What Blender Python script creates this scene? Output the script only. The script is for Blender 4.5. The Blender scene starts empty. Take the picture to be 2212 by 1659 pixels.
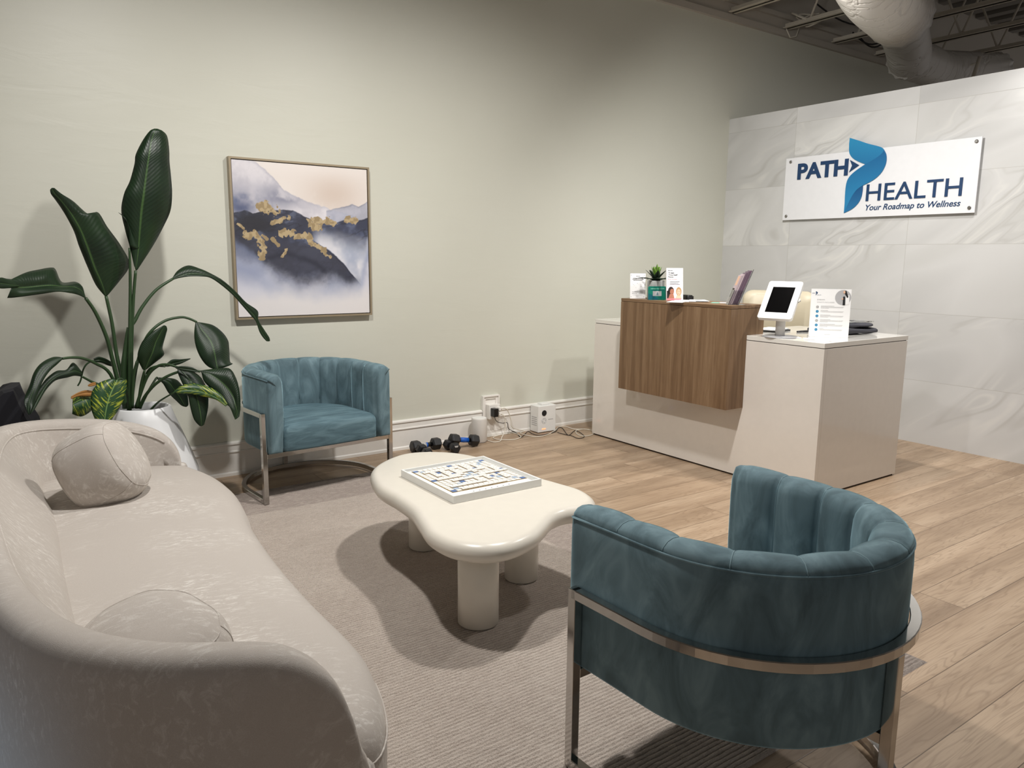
import bpy, bmesh, math, random
import numpy as np
from mathutils import Vector, Matrix, noise as mnoise

C = bpy.context.scene.collection
SC = bpy.context.scene
PI = math.pi
rad = math.radians

# ---------------------------------------------------------------- camera
YAW, PITCH, ROLL, FPX, CAMZ = 0.6148, 0.1657, 0.0098, 1631.446, 1.4
_f = Vector((math.sin(YAW)*math.cos(PITCH), math.cos(YAW)*math.cos(PITCH), -math.sin(PITCH)))
_r0 = Vector((math.cos(YAW), -math.sin(YAW), 0)); _u0 = _r0.cross(_f)
_r = _r0*math.cos(ROLL) + _u0*math.sin(ROLL)
_u = -_r0*math.sin(ROLL) + _u0*math.cos(ROLL)
cd = bpy.data.cameras.new('camera'); cam = bpy.data.objects.new('camera', cd); C.objects.link(cam)
cd.sensor_width = 36; cd.lens = 36*FPX/2212; cd.clip_start = .05
cam.matrix_world = Matrix(((_r.x, _u.x, -_f.x, 0), (_r.y, _u.y, -_f.y, 0), (_r.z, _u.z, -_f.z, CAMZ), (0, 0, 0, 1)))
SC.camera = cam

# ---------------------------------------------------------------- world and lights
w = bpy.data.worlds.new('world'); SC.world = w; w.use_nodes = True
w.node_tree.nodes['Background'].inputs[0].default_value = (1.0, .95, .92, 1)
w.node_tree.nodes['Background'].inputs[1].default_value = .25

def spot(name, loc, target, power, angle, blend, col=(1, .972, .935), rad_=.075):
    l = bpy.data.lights.new(name, 'SPOT'); l.energy = power; l.color = col
    l.spot_size = rad(angle); l.spot_blend = blend; l.shadow_soft_size = rad_
    o = bpy.data.objects.new(name, l); C.objects.link(o); o.location = loc
    o.rotation_euler = (Vector(target)-Vector(loc)).to_track_quat('-Z', 'Y').to_euler()
    return o
spot('track_spot', (.75, 2.45, 3.35), (1.1, 3.7, .0), 235, 150, .9)
spot('track_spot', (2.55, 2.4, 3.35), (2.6, 3.4, .0), 250, 150, .9)
spot('track_spot', (3.9, 3.0, 3.0), (5.7, 3.4, 1.0), 165, 150, 1.0)
spot('track_spot', (4.6, 1.9, 3.3), (4.6, 2.0, 0.0), 170, 140, 1.0)
def area(name, loc, target, power, sx, sy, col):
    l = bpy.data.lights.new(name, 'AREA'); l.energy = power; l.color = col; l.shape = 'RECTANGLE'; l.size = sx; l.size_y = sy
    o = bpy.data.objects.new(name, l); C.objects.link(o); o.location = loc
    o.rotation_euler = (Vector(target)-Vector(loc)).to_track_quat('-Z', 'Y').to_euler(); return o
spot('window_daylight', (-2.3, 3.9, .55), (-.05, 1.68, .05), 150, 24, .8, (.40, .68, 1.0), .25)

vs = SC.view_settings
SC.display_settings.display_device = 'sRGB'
vs.view_transform = 'Standard'; vs.look = 'None'; vs.exposure = 0.0; vs.gamma = 1.0; vs.use_curve_mapping = False

# ---------------------------------------------------------------- helpers
CAM = Vector((0, 0, CAMZ))
def ray(px, py): return _r*((px-1106)/FPX) - _u*((py-829.5)/FPX) + _f
def onz(px, py, z=0.): d = ray(px, py); return CAM + d*((z-CAMZ)/d.z)
def ony(px, py, y): d = ray(px, py); return CAM + d*(y/d.y)
def onx(px, py, x): d = ray(px, py); return CAM + d*(x/d.x)

def srgb(r, g=None, b=None):
    if g is None: r, g, b = r
    f = lambda c: (c/255/12.92 if c/255 <= .04045 else ((c/255+.055)/1.055)**2.4)
    return (f(r), f(g), f(b), 1)

def tag(o, label=None, cat=None, group=None, kind=None):
    if label: o['label'] = label
    if cat: o['category'] = cat
    if group: o['group'] = group
    if kind: o['kind'] = kind
    return o
def thing(name, label, cat, loc=(0, 0, 0), rz=0, group=None):
    o = bpy.data.objects.new(name, None); C.objects.link(o); o.empty_display_size = .05
    o.location = loc; o.rotation_euler = (0, 0, rz)
    return tag(o, label, cat, group)
def wld(parent):
    """world matrix of an (unevaluated) parent chain"""
    m = Matrix.Identity(4); p = parent
    while p is not None:
        m = (Matrix.Translation(p.location) @ p.rotation_euler.to_matrix().to_4x4()) @ m; p = p.parent
    return m

class MB:
    def __init__(s): s.v = []; s.f = []; s.m = []; s.sm = []; s.mi = 0; s.smooth = False
    def add(s, verts, faces, M=None):
        n = len(s.v)
        for v in verts:
            v = Vector(v); s.v.append(M @ v if M else v)
        for f in faces: s.f.append([i+n for i in f]); s.m.append(s.mi); s.sm.append(s.smooth)
        return s
    def box(s, x0, x1, y0, y1, z0, z1, M=None):
        return s.add([(x0,y0,z0),(x1,y0,z0),(x1,y1,z0),(x0,y1,z0),(x0,y0,z1),(x1,y0,z1),(x1,y1,z1),(x0,y1,z1)],
                     [(0,3,2,1),(4,5,6,7),(0,1,5,4),(1,2,6,5),(2,3,7,6),(3,0,4,7)], M)
    def lathe(s, prof, n=32, c=(0,0,0), M=None, cap0=True, cap1=True):
        vs_ = []; fs = []
        for r, z in prof:
            for i in range(n):
                a = 2*PI*i/n; vs_.append((c[0]+r*math.cos(a), c[1]+r*math.sin(a), c[2]+z))
        for k in range(len(prof)-1):
            for i in range(n):
                j = (i+1) % n; fs.append((k*n+i, k*n+j, (k+1)*n+j, (k+1)*n+i))
        if cap0: fs.append(tuple(reversed(range(n))))
        if cap1: fs.append(tuple(range((len(prof)-1)*n, len(prof)*n)))
        return s.add(vs_, fs, M)
    def loft(s, rings, closed_ring=True, closed_path=False, cap=True):
        n = len(rings[0]); k = len(rings); vs_ = [p for r in rings for p in r]; fs = []
        for a in range(k if closed_path else k-1):
            b = (a+1) % k
            for i in range(n if closed_ring else n-1):
                j = (i+1) % n; fs.append((a*n+i, a*n+j, b*n+j, b*n+i))
        if cap and closed_ring and not closed_path:
            fs.append(tuple(reversed(range(n)))); fs.append(tuple(range((k-1)*n, k*n)))
        return s.add(vs_, fs)
    def tube(s, pts, r, n=8, closed=False, cap=True):
        pts = [Vector(p) for p in pts]; k = len(pts); rings = []
        rr = r if isinstance(r, (list, tuple)) else [r]*k
        up = None
        for i, p in enumerate(pts):
            a = pts[(i-1) % k] if (closed or i > 0) else p
            b = pts[(i+1) % k] if (closed or i < k-1) else p
            t = (b-a).normalized()
            if up is None: up = t.orthogonal().normalized()
            up = (up - t*up.dot(t));
            if up.length < 1e-6: up = t.orthogonal()
            up.normalize(); q = t.cross(up)
            rings.append([p + (up*math.cos(2*PI*j/n)+q*math.sin(2*PI*j/n))*rr[i] for j in range(n)])
        s.smooth = True
        s.loft(rings, True, closed, cap); s.smooth = False
        return s
    def sqbar(s, pts, wx, wz, closed=False):
        """rectangular bar along a path in a horizontal plane: width wx (horizontal), height wz, centred"""
        pts = [Vector(p) for p in pts]; k = len(pts); rings = []
        for i, p in enumerate(pts):
            a = pts[(i-1) % k] if (closed or i > 0) else p
            b = pts[(i+1) % k] if (closed or i < k-1) else p
            t = (b-a); t.z = 0; t.normalize(); nrm = Vector((t.y, -t.x, 0))
            c1 = 1.
            if 0 < i < k-1:
                t2 = (pts[i]-a); t2.z = 0; t2.normalize(); c1 = max(.3, abs(Vector((t2.y, -t2.x, 0)).dot(nrm)))
            e = .0022; hw = wx/2/c1; hz = wz/2
            prof = [(-hw+e,-hz),(hw-e,-hz),(hw,-hz+e),(hw,hz-e),(hw-e,hz),(-hw+e,hz),(-hw,hz-e),(-hw,-hz+e)]
            rings.append([p+nrm*x+Vector((0,0,z)) for x, z in prof])
        return s.loft(rings, True, closed)
    def build(s, name, mat, parent=None, world=True, smooth=None, loc=None, bevel=0, bseg=2):
        me = bpy.data.meshes.new(name)
        vv = s.v
        o = bpy.data.objects.new(name, me)
        if parent is not None:
            if world:
                Mi = wld(parent).inverted(); vv = [Mi @ v for v in vv]
            o.parent = parent
        elif loc is not None:
            L = Vector(loc); vv = [v-L for v in vv]; o.location = L
        me.from_pydata([tuple(v) for v in vv], [], s.f)
        mats = mat if isinstance(mat, (list, tuple)) else [mat]
        for m in mats: me.materials.append(m)
        me.polygons.foreach_set('material_index', s.m)
        me.polygons.foreach_set('use_smooth', s.sm if smooth is None else [smooth]*len(s.f))
        bm = bmesh.new(); bm.from_mesh(me); bmesh.ops.recalc_face_normals(bm, faces=bm.faces); bm.to_mesh(me); bm.free()
        me.update(); C.objects.link(o)
        if bevel:
            b = o.modifiers.new('bevel', 'BEVEL'); b.width = bevel; b.segments = bseg; b.limit_method = 'ANGLE'; b.angle_limit = rad(40)
            b.harden_normals = False
        return o

def cr(pts, n=6, closed=False):
    """Catmull-Rom through points of any dimension"""
    P = [np.array(p, float) for p in pts]; k = len(P); out = []
    for i in range(k if closed else k-1):
        if closed: a, b, c, d = P[(i-1) % k], P[i], P[(i+1) % k], P[(i+2) % k]
        else: a, b, c, d = P[max(i-1, 0)], P[i], P[i+1], P[min(i+2, k-1)]
        for j in range(n):
            t = j/n; t2 = t*t; t3 = t2*t
            out.append(.5*((2*b)+(-a+c)*t+(2*a-5*b+4*c-d)*t2+(-a+3*b-3*c+d)*t3))
    if not closed: out.append(P[-1])
    return out

def frame_M(o, u, v):
    """matrix with x=u, y=v, z=u x v at origin o"""
    u = Vector(u).normalized(); v = Vector(v).normalized(); n = u.cross(v)
    return Matrix(((u.x, v.x, n.x, o[0]), (u.y, v.y, n.y, o[1]), (u.z, v.z, n.z, o[2]), (0, 0, 0, 1)))

def text_geo(txt, bold=0., shear=0., extr=.0, res=3):
    cu = bpy.data.curves.new('t', 'FONT'); cu.body = txt; cu.size = 1; cu.offset = bold; cu.shear = shear
    cu.extrude = extr; cu.resolution_u = res
    o = bpy.data.objects.new('t', cu); C.objects.link(o)
    dg = bpy.context.evaluated_depsgraph_get(); dg.update()
    me = bpy.data.meshes.new_from_object(o.evaluated_get(dg))
    v = [tuple(x.co) for x in me.vertices]; f = [tuple(p.vertices) for p in me.polygons]
    bpy.data.objects.remove(o); bpy.data.curves.remove(cu); bpy.data.meshes.remove(me)
    return v, f
def text_on(mb, M, txt, x, y, wdt, h, bold=0., shear=0., extr=0., zoff=0., res=3):
    """put text fitted to the box (x,y,wdt,h) in the plane M"""
    v, f = text_geo(txt, bold, shear, 1. if extr else 0., res)
    xs = [a[0] for a in v]; ys = [a[1] for a in v]
    sx = wdt/(max(xs)-min(xs)); sy = h/(max(ys)-min(ys))
    x0 = min(xs); y0 = min(ys)
    mb.add([(x+(a[0]-x0)*sx, y+(a[1]-y0)*sy, zoff+(a[2]*extr if extr else 0)) for a in v], f, M)
def poly_on(mb, M, pts, z0, z1=None):
    n = len(pts)
    if z1 is None: mb.add([(x, y, z0) for x, y in pts], [tuple(range(n))], M)
    else:
        mb.add([(x, y, z0) for x, y in pts]+[(x, y, z1) for x, y in pts],
               [tuple(reversed(range(n))), tuple(range(n, 2*n))]+[(i, (i+1) % n, n+(i+1) % n, n+i) for i in range(n)], M)
def rect_on(mb, M, x, y, w_, h_, z0, z1=None): poly_on(mb, M, [(x, y), (x+w_, y), (x+w_, y+h_), (x, y+h_)], z0, z1)
def disc_on(mb, M, x, y, r, z0, z1=None, n=20, ry=None):
    ry = ry or r
    poly_on(mb, M, [(x+r*math.cos(2*PI*i/n), y+ry*math.sin(2*PI*i/n)) for i in range(n)], z0, z1)
def rrect(x, y, w_, h_, r, n=5):
    out = []
    for cx_, cy_, a0 in ((x+w_-r, y+r, -90), (x+w_-r, y+h_-r, 0), (x+r, y+h_-r, 90), (x+r, y+r, 180)):
        for i in range(n+1):
            a = rad(a0+90*i/n); out.append((cx_+r*math.cos(a), cy_+r*math.sin(a)))
    return out

# ---------------------------------------------------------------- materials
class N:
    def __init__(s, name):
        s.m = bpy.data.materials.new(name); s.m.use_nodes = True; s.t = s.m.node_tree; s.b = s.t.nodes['Principled BSDF']
    def n(s, typ, **kw):
        x = s.t.nodes.new(typ)
        for k, v in kw.items(): setattr(x, k, v)
        return x
    def l(s, a, b): s.t.links.new(a, b)
    def val(s, sock, v):
        if hasattr(v, 'links') or hasattr(v, 'is_linked'): s.l(v, sock)
        else: sock.default_value = v
    def math(s, op, a, b=None, c=None):
        x = s.n('ShaderNodeMath', operation=op); s.val(x.inputs[0], a)
        if b is not None: s.val(x.inputs[1], b)
        if c is not None: s.val(x.inputs[2], c)
        return x.outputs[0]
    def vec(s, x, y, z):
        c = s.n('ShaderNodeCombineXYZ'); s.val(c.inputs[0], x); s.val(c.inputs[1], y); s.val(c.inputs[2], z); return c.outputs[0]
    def obj(s):
        return s.n('ShaderNodeTexCoord').outputs['Object']
    def sep(s, v):
        x = s.n('ShaderNodeSeparateXYZ'); s.l(v, x.inputs[0]); return x.outputs
    def noise(s, v, scale, detail=3, rough=.5, dist=0.):
        x = s.n('ShaderNodeTexNoise'); s.l(v, x.inputs['Vector']); x.inputs['Scale'].default_value = scale
        x.inputs['Detail'].default_value = detail; x.inputs['Roughness'].default_value = rough; x.inputs['Distortion'].default_value = dist
        return x.outputs['Fac']
    def white(s, v):
        x = s.n('ShaderNodeTexWhiteNoise', noise_dimensions='3D'); s.l(v, x.inputs['Vector']); return x.outputs['Value']
    def scalev(s, v, sc):
        x = s.n('ShaderNodeMapping'); s.l(v, x.inputs[0]); x.inputs['Scale'].default_value = sc; return x.outputs[0]
    def ramp(s, f, stops):
        x = s.n('ShaderNodeValToRGB'); s.l(f, x.inputs[0]); e = x.color_ramp.elements
        while len(e) < len(stops): e.new(.5)
        for i, (p, c) in enumerate(stops): e[i].position = p; e[i].color = c if len(c) == 4 else (*c, 1)
        return x.outputs[0]
    def mix(s, f, a, b, typ='MIX'):
        x = s.n('ShaderNodeMix', data_type='RGBA', blend_type=typ); s.val(x.inputs[0], f)
        s.val(x.inputs[6], a); s.val(x.inputs[7], b); return x.outputs[2]
    def rng(s, f, a, b, c=0., d=1.):
        x = s.n('ShaderNodeMapRange'); s.l(f, x.inputs[0])
        for i, v in enumerate((a, b, c, d)): x.inputs[i+1].default_value = v
        return x.outputs[0]
    def bump(s, h, strength=.3, dist=.01):
        x = s.n('ShaderNodeBump'); x.inputs['Strength'].default_value = strength; x.inputs['Distance'].default_value = dist
        s.l(h, x.inputs['Height']); s.l(x.outputs[0], s.b.inputs['Normal'])
    def set(s, **kw):
        for k, v in kw.items(): s.val(s.b.inputs[k.replace('_', ' ')], v)
        return s
def plain(name, col, rough=.5, metal=0., **kw):
    m = N(name); v = m.obj()
    base = srgb(col); nz = m.noise(v, 22, 3)
    dark = tuple(c*.975 for c in base[:3])+(1,)
    m.set(Base_Color=m.mix(m.rng(nz, .3, .7), dark, base), Roughness=rough, Metallic=metal, **kw)
    return m.m

def mat_wall():
    m = N('painted_wall'); v = m.obj()
    big = m.noise(v, .8, 3); fine = m.noise(v, 260, 2)
    lumps = m.noise(m.scalev(v, (1.2, 1, 5)), 2.2, 4, .55, .6)
    col = m.mix(m.rng(big, .3, .7), srgb(203, 203, 190), srgb(208, 208, 196))
    m.set(Base_Color=col, Roughness=.42, Specular_IOR_Level=.35)
    h = m.math('ADD', m.math('MULTIPLY', fine, .05), m.math('MULTIPLY', lumps, .9))
    m.bump(h, .10, .02); return m.m
def mat_floor():
    m = N('oak_plank_floor'); v = m.obj(); x, y, z = m.sep(v)
    W, L = .185, 1.5
    row = m.math('FLOOR', m.math('DIVIDE', y, W))
    off = m.math('MULTIPLY', m.white(m.vec(row, 3.1, 0)), L)
    xs = m.math('ADD', x, off)
    colm = m.math('FLOOR', m.math('DIVIDE', xs, L))
    rnd = m.white(m.vec(row, colm, 7.7)); rnd2 = m.white(m.vec(colm, row, 2.2))
    gx = m.math('ADD', m.math('MULTIPLY', x, .9), m.math('MULTIPLY', rnd, 40))
    gy = m.math('ADD', m.math('MULTIPLY', y, 9.), m.math('MULTIPLY', rnd2, 30))
    gv = m.vec(gx, gy, 0)
    field = m.noise(gv, 1.1, 3, .5, .4)
    rings = m.math('FRACT', m.math('MULTIPLY', field, 17))
    rings = m.math('ABSOLUTE', m.math('SUBTRACT', rings, .5))
    rings = m.rng(rings, .0, .5)
    broad = m.noise(gv, .9, 3, .5, .3)
    fib = m.noise(m.vec(m.math('MULTIPLY', x, 6), m.math('MULTIPLY', y, 160), rnd), 1, 4, .6)
    c0 = m.ramp(broad, [(.3, srgb(150, 127, 104)), (.5, srgb(175, 151, 126)), (.7, srgb(192, 169, 144))])
    c1 = m.mix(m.math('MULTIPLY', m.rng(rings, .55, 1.), .34), c0, srgb(120, 96, 74))
    c2 = m.mix(m.math('MULTIPLY', m.rng(fib, .45, .75), .26), c1, srgb(126, 102, 80))
    tone = m.rng(rnd, 0, 1, .90, 1.05)
    tv = m.n('ShaderNodeVectorMath', operation='SCALE'); m.l(c2, tv.inputs[0]); m.l(tone, tv.inputs['Scale'])
    fy = m.math('FRACT', m.math('DIVIDE', y, W)); fx = m.math('FRACT', m.math('DIVIDE', xs, L))
    ey = m.math('MINIMUM', fy, m.math('SUBTRACT', 1, fy)); ex = m.math('MULTIPLY', m.math('MINIMUM', fx, m.math('SUBTRACT', 1, fx)), L/W)
    e = m.math('MINIMUM', ey, ex); gap = m.rng(e, .004, .011)
    col = m.mix(gap, srgb(96, 76, 58), tv.outputs[0])
    m.set(Base_Color=col, Roughness=m.rng(fib, .3, .8, .36, .5), Specular_IOR_Level=.45)
    m.bump(m.math('ADD', gap, m.math('MULTIPLY', fib, .25)), .12, .004); return m.m
def mat_marble():
    m = N('veined_stone_tile'); v = m.obj(); x, y, z = m.sep(v)
    W, H = 1.05, .52
    u = m.math('DIVIDE', m.math('SUBTRACT', 5.21, y), W); t = m.math('DIVIDE', m.math('ADD', z, .03), H)
    cu = m.math('FLOOR', u); ct = m.math('FLOOR', t)
    rnd = m.white(m.vec(cu, ct, 1.)); rnd2 = m.white(m.vec(ct, cu, 5.))
    flip = m.math('SUBTRACT', m.math('MULTIPLY', m.math('GREATER_THAN', rnd2, .25), 2), 1)
    uu = m.math('ADD', m.math('MULTIPLY', y, -1.), m.math('MULTIPLY', rnd, 31))
    zz = m.math('ADD', m.math('MULTIPLY', z, 1.), m.math('MULTIPLY', rnd2, 17))
    # diagonal flow: stretch along (1, .55)
    a = m.math('ADD', m.math('MULTIPLY', uu, .88), m.math('MULTIPLY', zz, .48))
    b = m.math('ADD', m.math('MULTIPLY', uu, -.48), m.math('MULTIPLY', zz, .88))
    fv = m.vec(m.math('MULTIPLY', a, .55), m.math('MULTIPLY', b, 1.5), rnd)
    warp = m.noise(fv, 1.0, 3, .45, .9)
    bands = m.math('FRACT', m.math('MULTIPLY', warp, 13))
    bl = m.math('ABSOLUTE', m.math('SUBTRACT', bands, .5))
    mask = m.rng(m.noise(fv, 1.1, 2), .52, .64)
    base = m.ramp(warp, [(.28, srgb(190, 190, 189)), (.46, srgb(208, 208, 207)), (.6, srgb(200, 200, 198)), (.75, srgb(217, 217, 215))])
    vein = m.math('MULTIPLY', m.math('MULTIPLY', m.rng(bl, .34, .5), mask), .55)
    c = m.mix(vein, base, srgb(226, 225, 220))
    vein2 = m.math('MULTIPLY', m.math('MULTIPLY', m.rng(bl, .16, .02), mask), .38)
    c = m.mix(vein2, c, srgb(160, 157, 150))
    tone = m.rng(rnd, 0, 1, .95, 1.04)
    tv = m.n('ShaderNodeVectorMath', operation='SCALE'); m.l(c, tv.inputs[0]); m.l(tone, tv.inputs['Scale'])
    fu = m.math('FRACT', u); ft = m.math('FRACT', t)
    eu = m.math('MULTIPLY', m.math('MINIMUM', fu, m.math('SUBTRACT', 1, fu)), W)
    et = m.math('MULTIPLY', m.math('MINIMUM', ft, m.math('SUBTRACT', 1, ft)), H)
    g = m.rng(m.math('MINIMUM', eu, et), .0006, .0018)
    m.set(Base_Color=m.mix(g, srgb(176, 174, 169), tv.outputs[0]), Roughness=.3, Specular_IOR_Level=.4)
    m.bump(g, .15, .001); return m.m
def mat_velvet():
    m = N('teal_velvet'); v = m.obj()
    a = m.noise(m.scalev(v, (1, 1, .45)), 9, 4, .55, 1.5); b = m.noise(v, 900, 2)
    c = m.ramp(a, [(.32, srgb(84, 104, 111)), (.5, srgb(100, 123, 131)), (.68, srgb(120, 144, 152))])
    m.set(Base_Color=c, Roughness=.75, Specular_IOR_Level=.2, Sheen_Weight=1.0, Sheen_Roughness=.35, Sheen_Tint=srgb(165, 200, 212))
    m.bump(b, .12, .001); return m.m
def mat_velvet_seat():
    m = N('teal_velvet_creased'); v = m.obj()
    a = m.noise(m.scalev(v, (1.6, 8, 8)), 3.2, 4, .5, .8); b = m.noise(v, 900, 2)
    c = m.ramp(a, [(.32, srgb(76, 98, 107)), (.5, srgb(90, 115, 124)), (.68, srgb(108, 134, 143))])
    m.set(Base_Color=c, Roughness=.75, Specular_IOR_Level=.2, Sheen_Weight=1.0, Sheen_Roughness=.35, Sheen_Tint=srgb(165, 200, 212))
    m.bump(m.math('ADD', m.math('MULTIPLY', b, .02), a), .35, .012); return m.m
def mat_chenille():
    m = N('beige_chenille'); v = m.obj()
    a = m.noise(m.scalev(v, (1, 3, 1.4)), 26, 5, .7, .8); big = m.noise(v, 3, 3); b = m.noise(v, 650, 2, .6)
    mask = m.math('MULTIPLY', m.rng(a, .50, .66), m.rng(big, .38, .6))
    c = m.mix(mask, srgb(188, 181, 174), srgb(222, 218, 212))
    c = m.mix(m.math('MULTIPLY', m.rng(b, .35, .6, 1, 0), .3), c, srgb(163, 150, 137))
    m.set(Base_Color=c, Roughness=.9, Specular_IOR_Level=.15, Sheen_Weight=.35, Sheen_Roughness=.4, Sheen_Tint=srgb(235, 228, 218))
    m.bump(b, .35, .0015); return m.m
def mat_rug():
    m = N('ribbed_rug'); v = m.obj(); x, y, z = m.sep(v)
    b = m.noise(v, 260, 3, .7); big = m.noise(v, 2.2, 3); mid = m.noise(m.scalev(v, (1, 4, 1)), 30, 3)
    # inner field and darker border band (woven)
    dx = m.math('SUBTRACT', 1.22, x); dy = m.math('SUBTRACT', 1.64, y)
    e = m.math('MINIMUM', dx, dy); band = m.rng(e, .425, .435, 1, 0)
    c = m.mix(m.rng(big, .35, .65), srgb(198, 185, 174), srgb(208, 196, 185))
    c = m.mix(m.math('MULTIPLY', band, .75), c, srgb(170, 156, 148))
    c = m.mix(m.math('MULTIPLY', m.rng(b, .3, .6, 1, 0), .5), c, srgb(128, 115, 106))
    c = m.mix(m.math('MULTIPLY', m.rng(mid, .45, .75), .35), c, srgb(224, 214, 203))
    m.set(Base_Color=c, Roughness=1., Specular_IOR_Level=.05, Sheen_Weight=.2)
    m.bump(b, .9, .006); return m.m
def mat_walnut(name='walnut_laminate', top=False):
    m = N(name); v = m.obj()
    sc = (15, 15, .7) if not top else (15, .8, 15)
    a = m.noise(m.scalev(v, sc), 1.6, 5, .6, .5); b = m.noise(m.scalev(v, tuple(q*7 for q in sc)), 2.2, 4, .6)
    k = m.noise(m.scalev(v, tuple(q*1.6 for q in sc)), 2.2, 2, .5, 1.2)
    c = m.ramp(a, [(.28, srgb(96, 71, 47)), (.45, srgb(120, 93, 66)), (.6, srgb(135, 108, 80)), (.74, srgb(150, 124, 96))])
    c = m.mix(m.math('MULTIPLY', m.rng(b, .45, .75), .38), c, srgb(88, 62, 38))
    c = m.mix(m.math('MULTIPLY', m.rng(k, .58, .74), .4), c, srgb(90, 62, 38))
    m.set(Base_Color=c, Roughness=.5); m.bump(b, .08, .002); return m.m
def mat_leaf():
    m = N('leaf_green'); v = m.n('ShaderNodeTexCoord').outputs['UV']; x, y, z = m.sep(v)
    ob = m.obj()
    # uv.x across (-1..1 -> 0..1), uv.y along
    ax = m.math('ABSOLUTE', m.math('SUBTRACT', x, .5))
    ribs = m.math('SINE', m.math('ADD', m.math('MULTIPLY', y, 230), m.math('MULTIPLY', ax, -60)))
    nz = m.noise(ob, 6, 3)
    c = m.mix(m.rng(nz, .35, .65), srgb(14, 31, 17), srgb(24, 46, 22))
    c = m.mix(m.rng(ax, .012, .03, 1, 0), c, srgb(58, 84, 44))
    c = m.mix(m.math('MULTIPLY', m.rng(ribs, .6, 1), .12), c, srgb(48, 76, 42))
    m.set(Base_Color=c, Roughness=.42, Specular_IOR_Level=.4); m.bump(ribs, .12, .002); return m.m
def mat_leaf_var():
    m = N('variegated_leaf'); v = m.n('ShaderNodeTexCoord').outputs['UV']; x, y, z = m.sep(v)
    ax = m.math('ABSOLUTE', m.math('SUBTRACT', x, .5))
    sl = m.math('ADD', m.math('MULTIPLY', y, 1.), m.math('MULTIPLY', ax, .5))
    st = m.noise(m.vec(m.math('MULTIPLY', x, 1.2), m.math('MULTIPLY', sl, 9), 0), 2.2, 4, .6)
    c = m.mix(m.rng(st, .54, .6), srgb(34, 70, 36), srgb(172, 180, 58))
    c = m.mix(m.rng(ax, .01, .025, 1, 0), c, srgb(120, 150, 80))
    m.set(Base_Color=c, Roughness=.4); return m.m

M = {}
M['wall'] = mat_wall(); M['floor'] = mat_floor(); M['marble'] = mat_marble()
M['velvet'] = mat_velvet(); M['velvet_seat'] = mat_velvet_seat(); M['chenille'] = mat_chenille(); M['rug'] = mat_rug()
M['walnut'] = mat_walnut(); M['walnut_top'] = mat_walnut('walnut_laminate_top', True)
M['seam'] = plain('teal_seam', (120, 146, 154), .7)
M['leaf'] = mat_leaf(); M['leafvar'] = mat_leaf_var()
M['stem'] = plain('plant_stem', (46, 70, 40), .45)
M['deadleaf'] = plain('browned_leaf', (168, 118, 60), .7)
M['chrome'] = plain('polished_nickel', (205, 203, 200), .09, 1.)
M['trimwhite'] = plain('white_trim', (236, 233, 227), .35)
M['laminate'] = plain('gloss_white_laminate', (228, 222, 214), .14, Coat_Weight=.6, Coat_Roughness=.04)
M['lamtop'] = plain('white_countertop', (232, 229, 222), .12, Coat_Weight=.5, Coat_Roughness=.04)
M['kick'] = plain('dark_gap', (60, 50, 42), .8)
M['lacquer'] = plain('cream_lacquer', (222, 216, 204), .32, Coat_Weight=.25, Coat_Roughness=.2)
M['white'] = plain('white_plastic', (236, 236, 233), .4)
M['offwhite'] = plain('offwhite_plastic', (214, 210, 204), .5)
M['potwhite'] = plain('white_pot', (232, 233, 234), .4)
M['soil'] = plain('potting_soil', (48, 42, 38), .95)
M['blackrub'] = plain('black_rubber', (26, 26, 28), .45)
M['black'] = plain('black_plastic', (14, 14, 15), .35)
M['blackcloth'] = plain('black_fabric', (22, 22, 30), .85)
M['screen'] = plain('dark_screen', (4, 4, 5), .12)
M['grey'] = plain('mid_grey', (120, 120, 122), .5)
M['ltgrey'] = plain('light_grey', (176, 176, 178), .5)
M['label'] = plain('silver_label', (190, 190, 188), .4)
M['blue'] = plain('blue_print', (20, 92, 190), .4)
M['cordwhite'] = plain('white_cord', (222, 216, 202), .5)
M['cordblack'] = plain('black_cord', (28, 26, 25), .5)
M['steel'] = plain('brushed_steel', (150, 148, 144), .3, 1.)
M['ceil'] = plain('grey_painted_deck', (184, 178, 168), .9)
M['ceildark'] = plain('dark_deck', (142, 138, 132), .9)
M['joist'] = plain('grey_painted_steel', (206, 199, 185), .6)
def mat_duct():
    m = N('duct_wrap'); v = m.obj(); a = m.noise(m.scalev(v, (2.4, 2.4, .8)), 1.8, 3, .5, .8); r = m.math('ABSOLUTE', m.math('SUBTRACT', a, .5))
    m.set(Base_Color=srgb(200, 196, 189), Roughness=.42); m.bump(m.rng(r, 0, .05), .3, .03); return m.m
M['duct'] = mat_duct()
M['frame'] = plain('champagne_frame', (160, 146, 122), .38, .35)
M['signwhite'] = plain('sign_acrylic', (233, 234, 237), .3, Coat_Weight=.3)
M['navy'] = plain('navy_print', (22, 58, 98), .4)
M['cyan'] = plain('blue_ribbon_light', (38, 132, 178), .35)
M['cyan2'] = plain('blue_ribbon_mid', (20, 100, 152), .35)
M['cyan3'] = plain('blue_ribbon_dark', (14, 76, 130), .35)
M['teal'] = plain('teal_print', (0, 110, 92), .4)
M['teal2'] = plain('teal_print_dark', (0, 84, 96), .4)
M['mint'] = plain('mint_print', (140, 214, 190), .4)
M['pink'] = plain('pink_paper', (240, 222, 228), .5)
M['rose'] = plain('rose_print', (214, 130, 136), .5)
M['skin1'] = plain('printed_tan', (170, 112, 88), .5)
M['skin2'] = plain('printed_pale', (222, 180, 152), .5)
M['hair1'] = plain('printed_dark_hair', (40, 26, 24), .5)
M['hair2'] = plain('printed_fair_hair', (176, 140, 96), .5)
M['ink'] = plain('black_ink', (30, 30, 32), .5)
M['inkgrey'] = plain('grey_ink', (168, 168, 168), .5)
M['paper'] = plain('white_paper', (240, 240, 240), .5)
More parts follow.
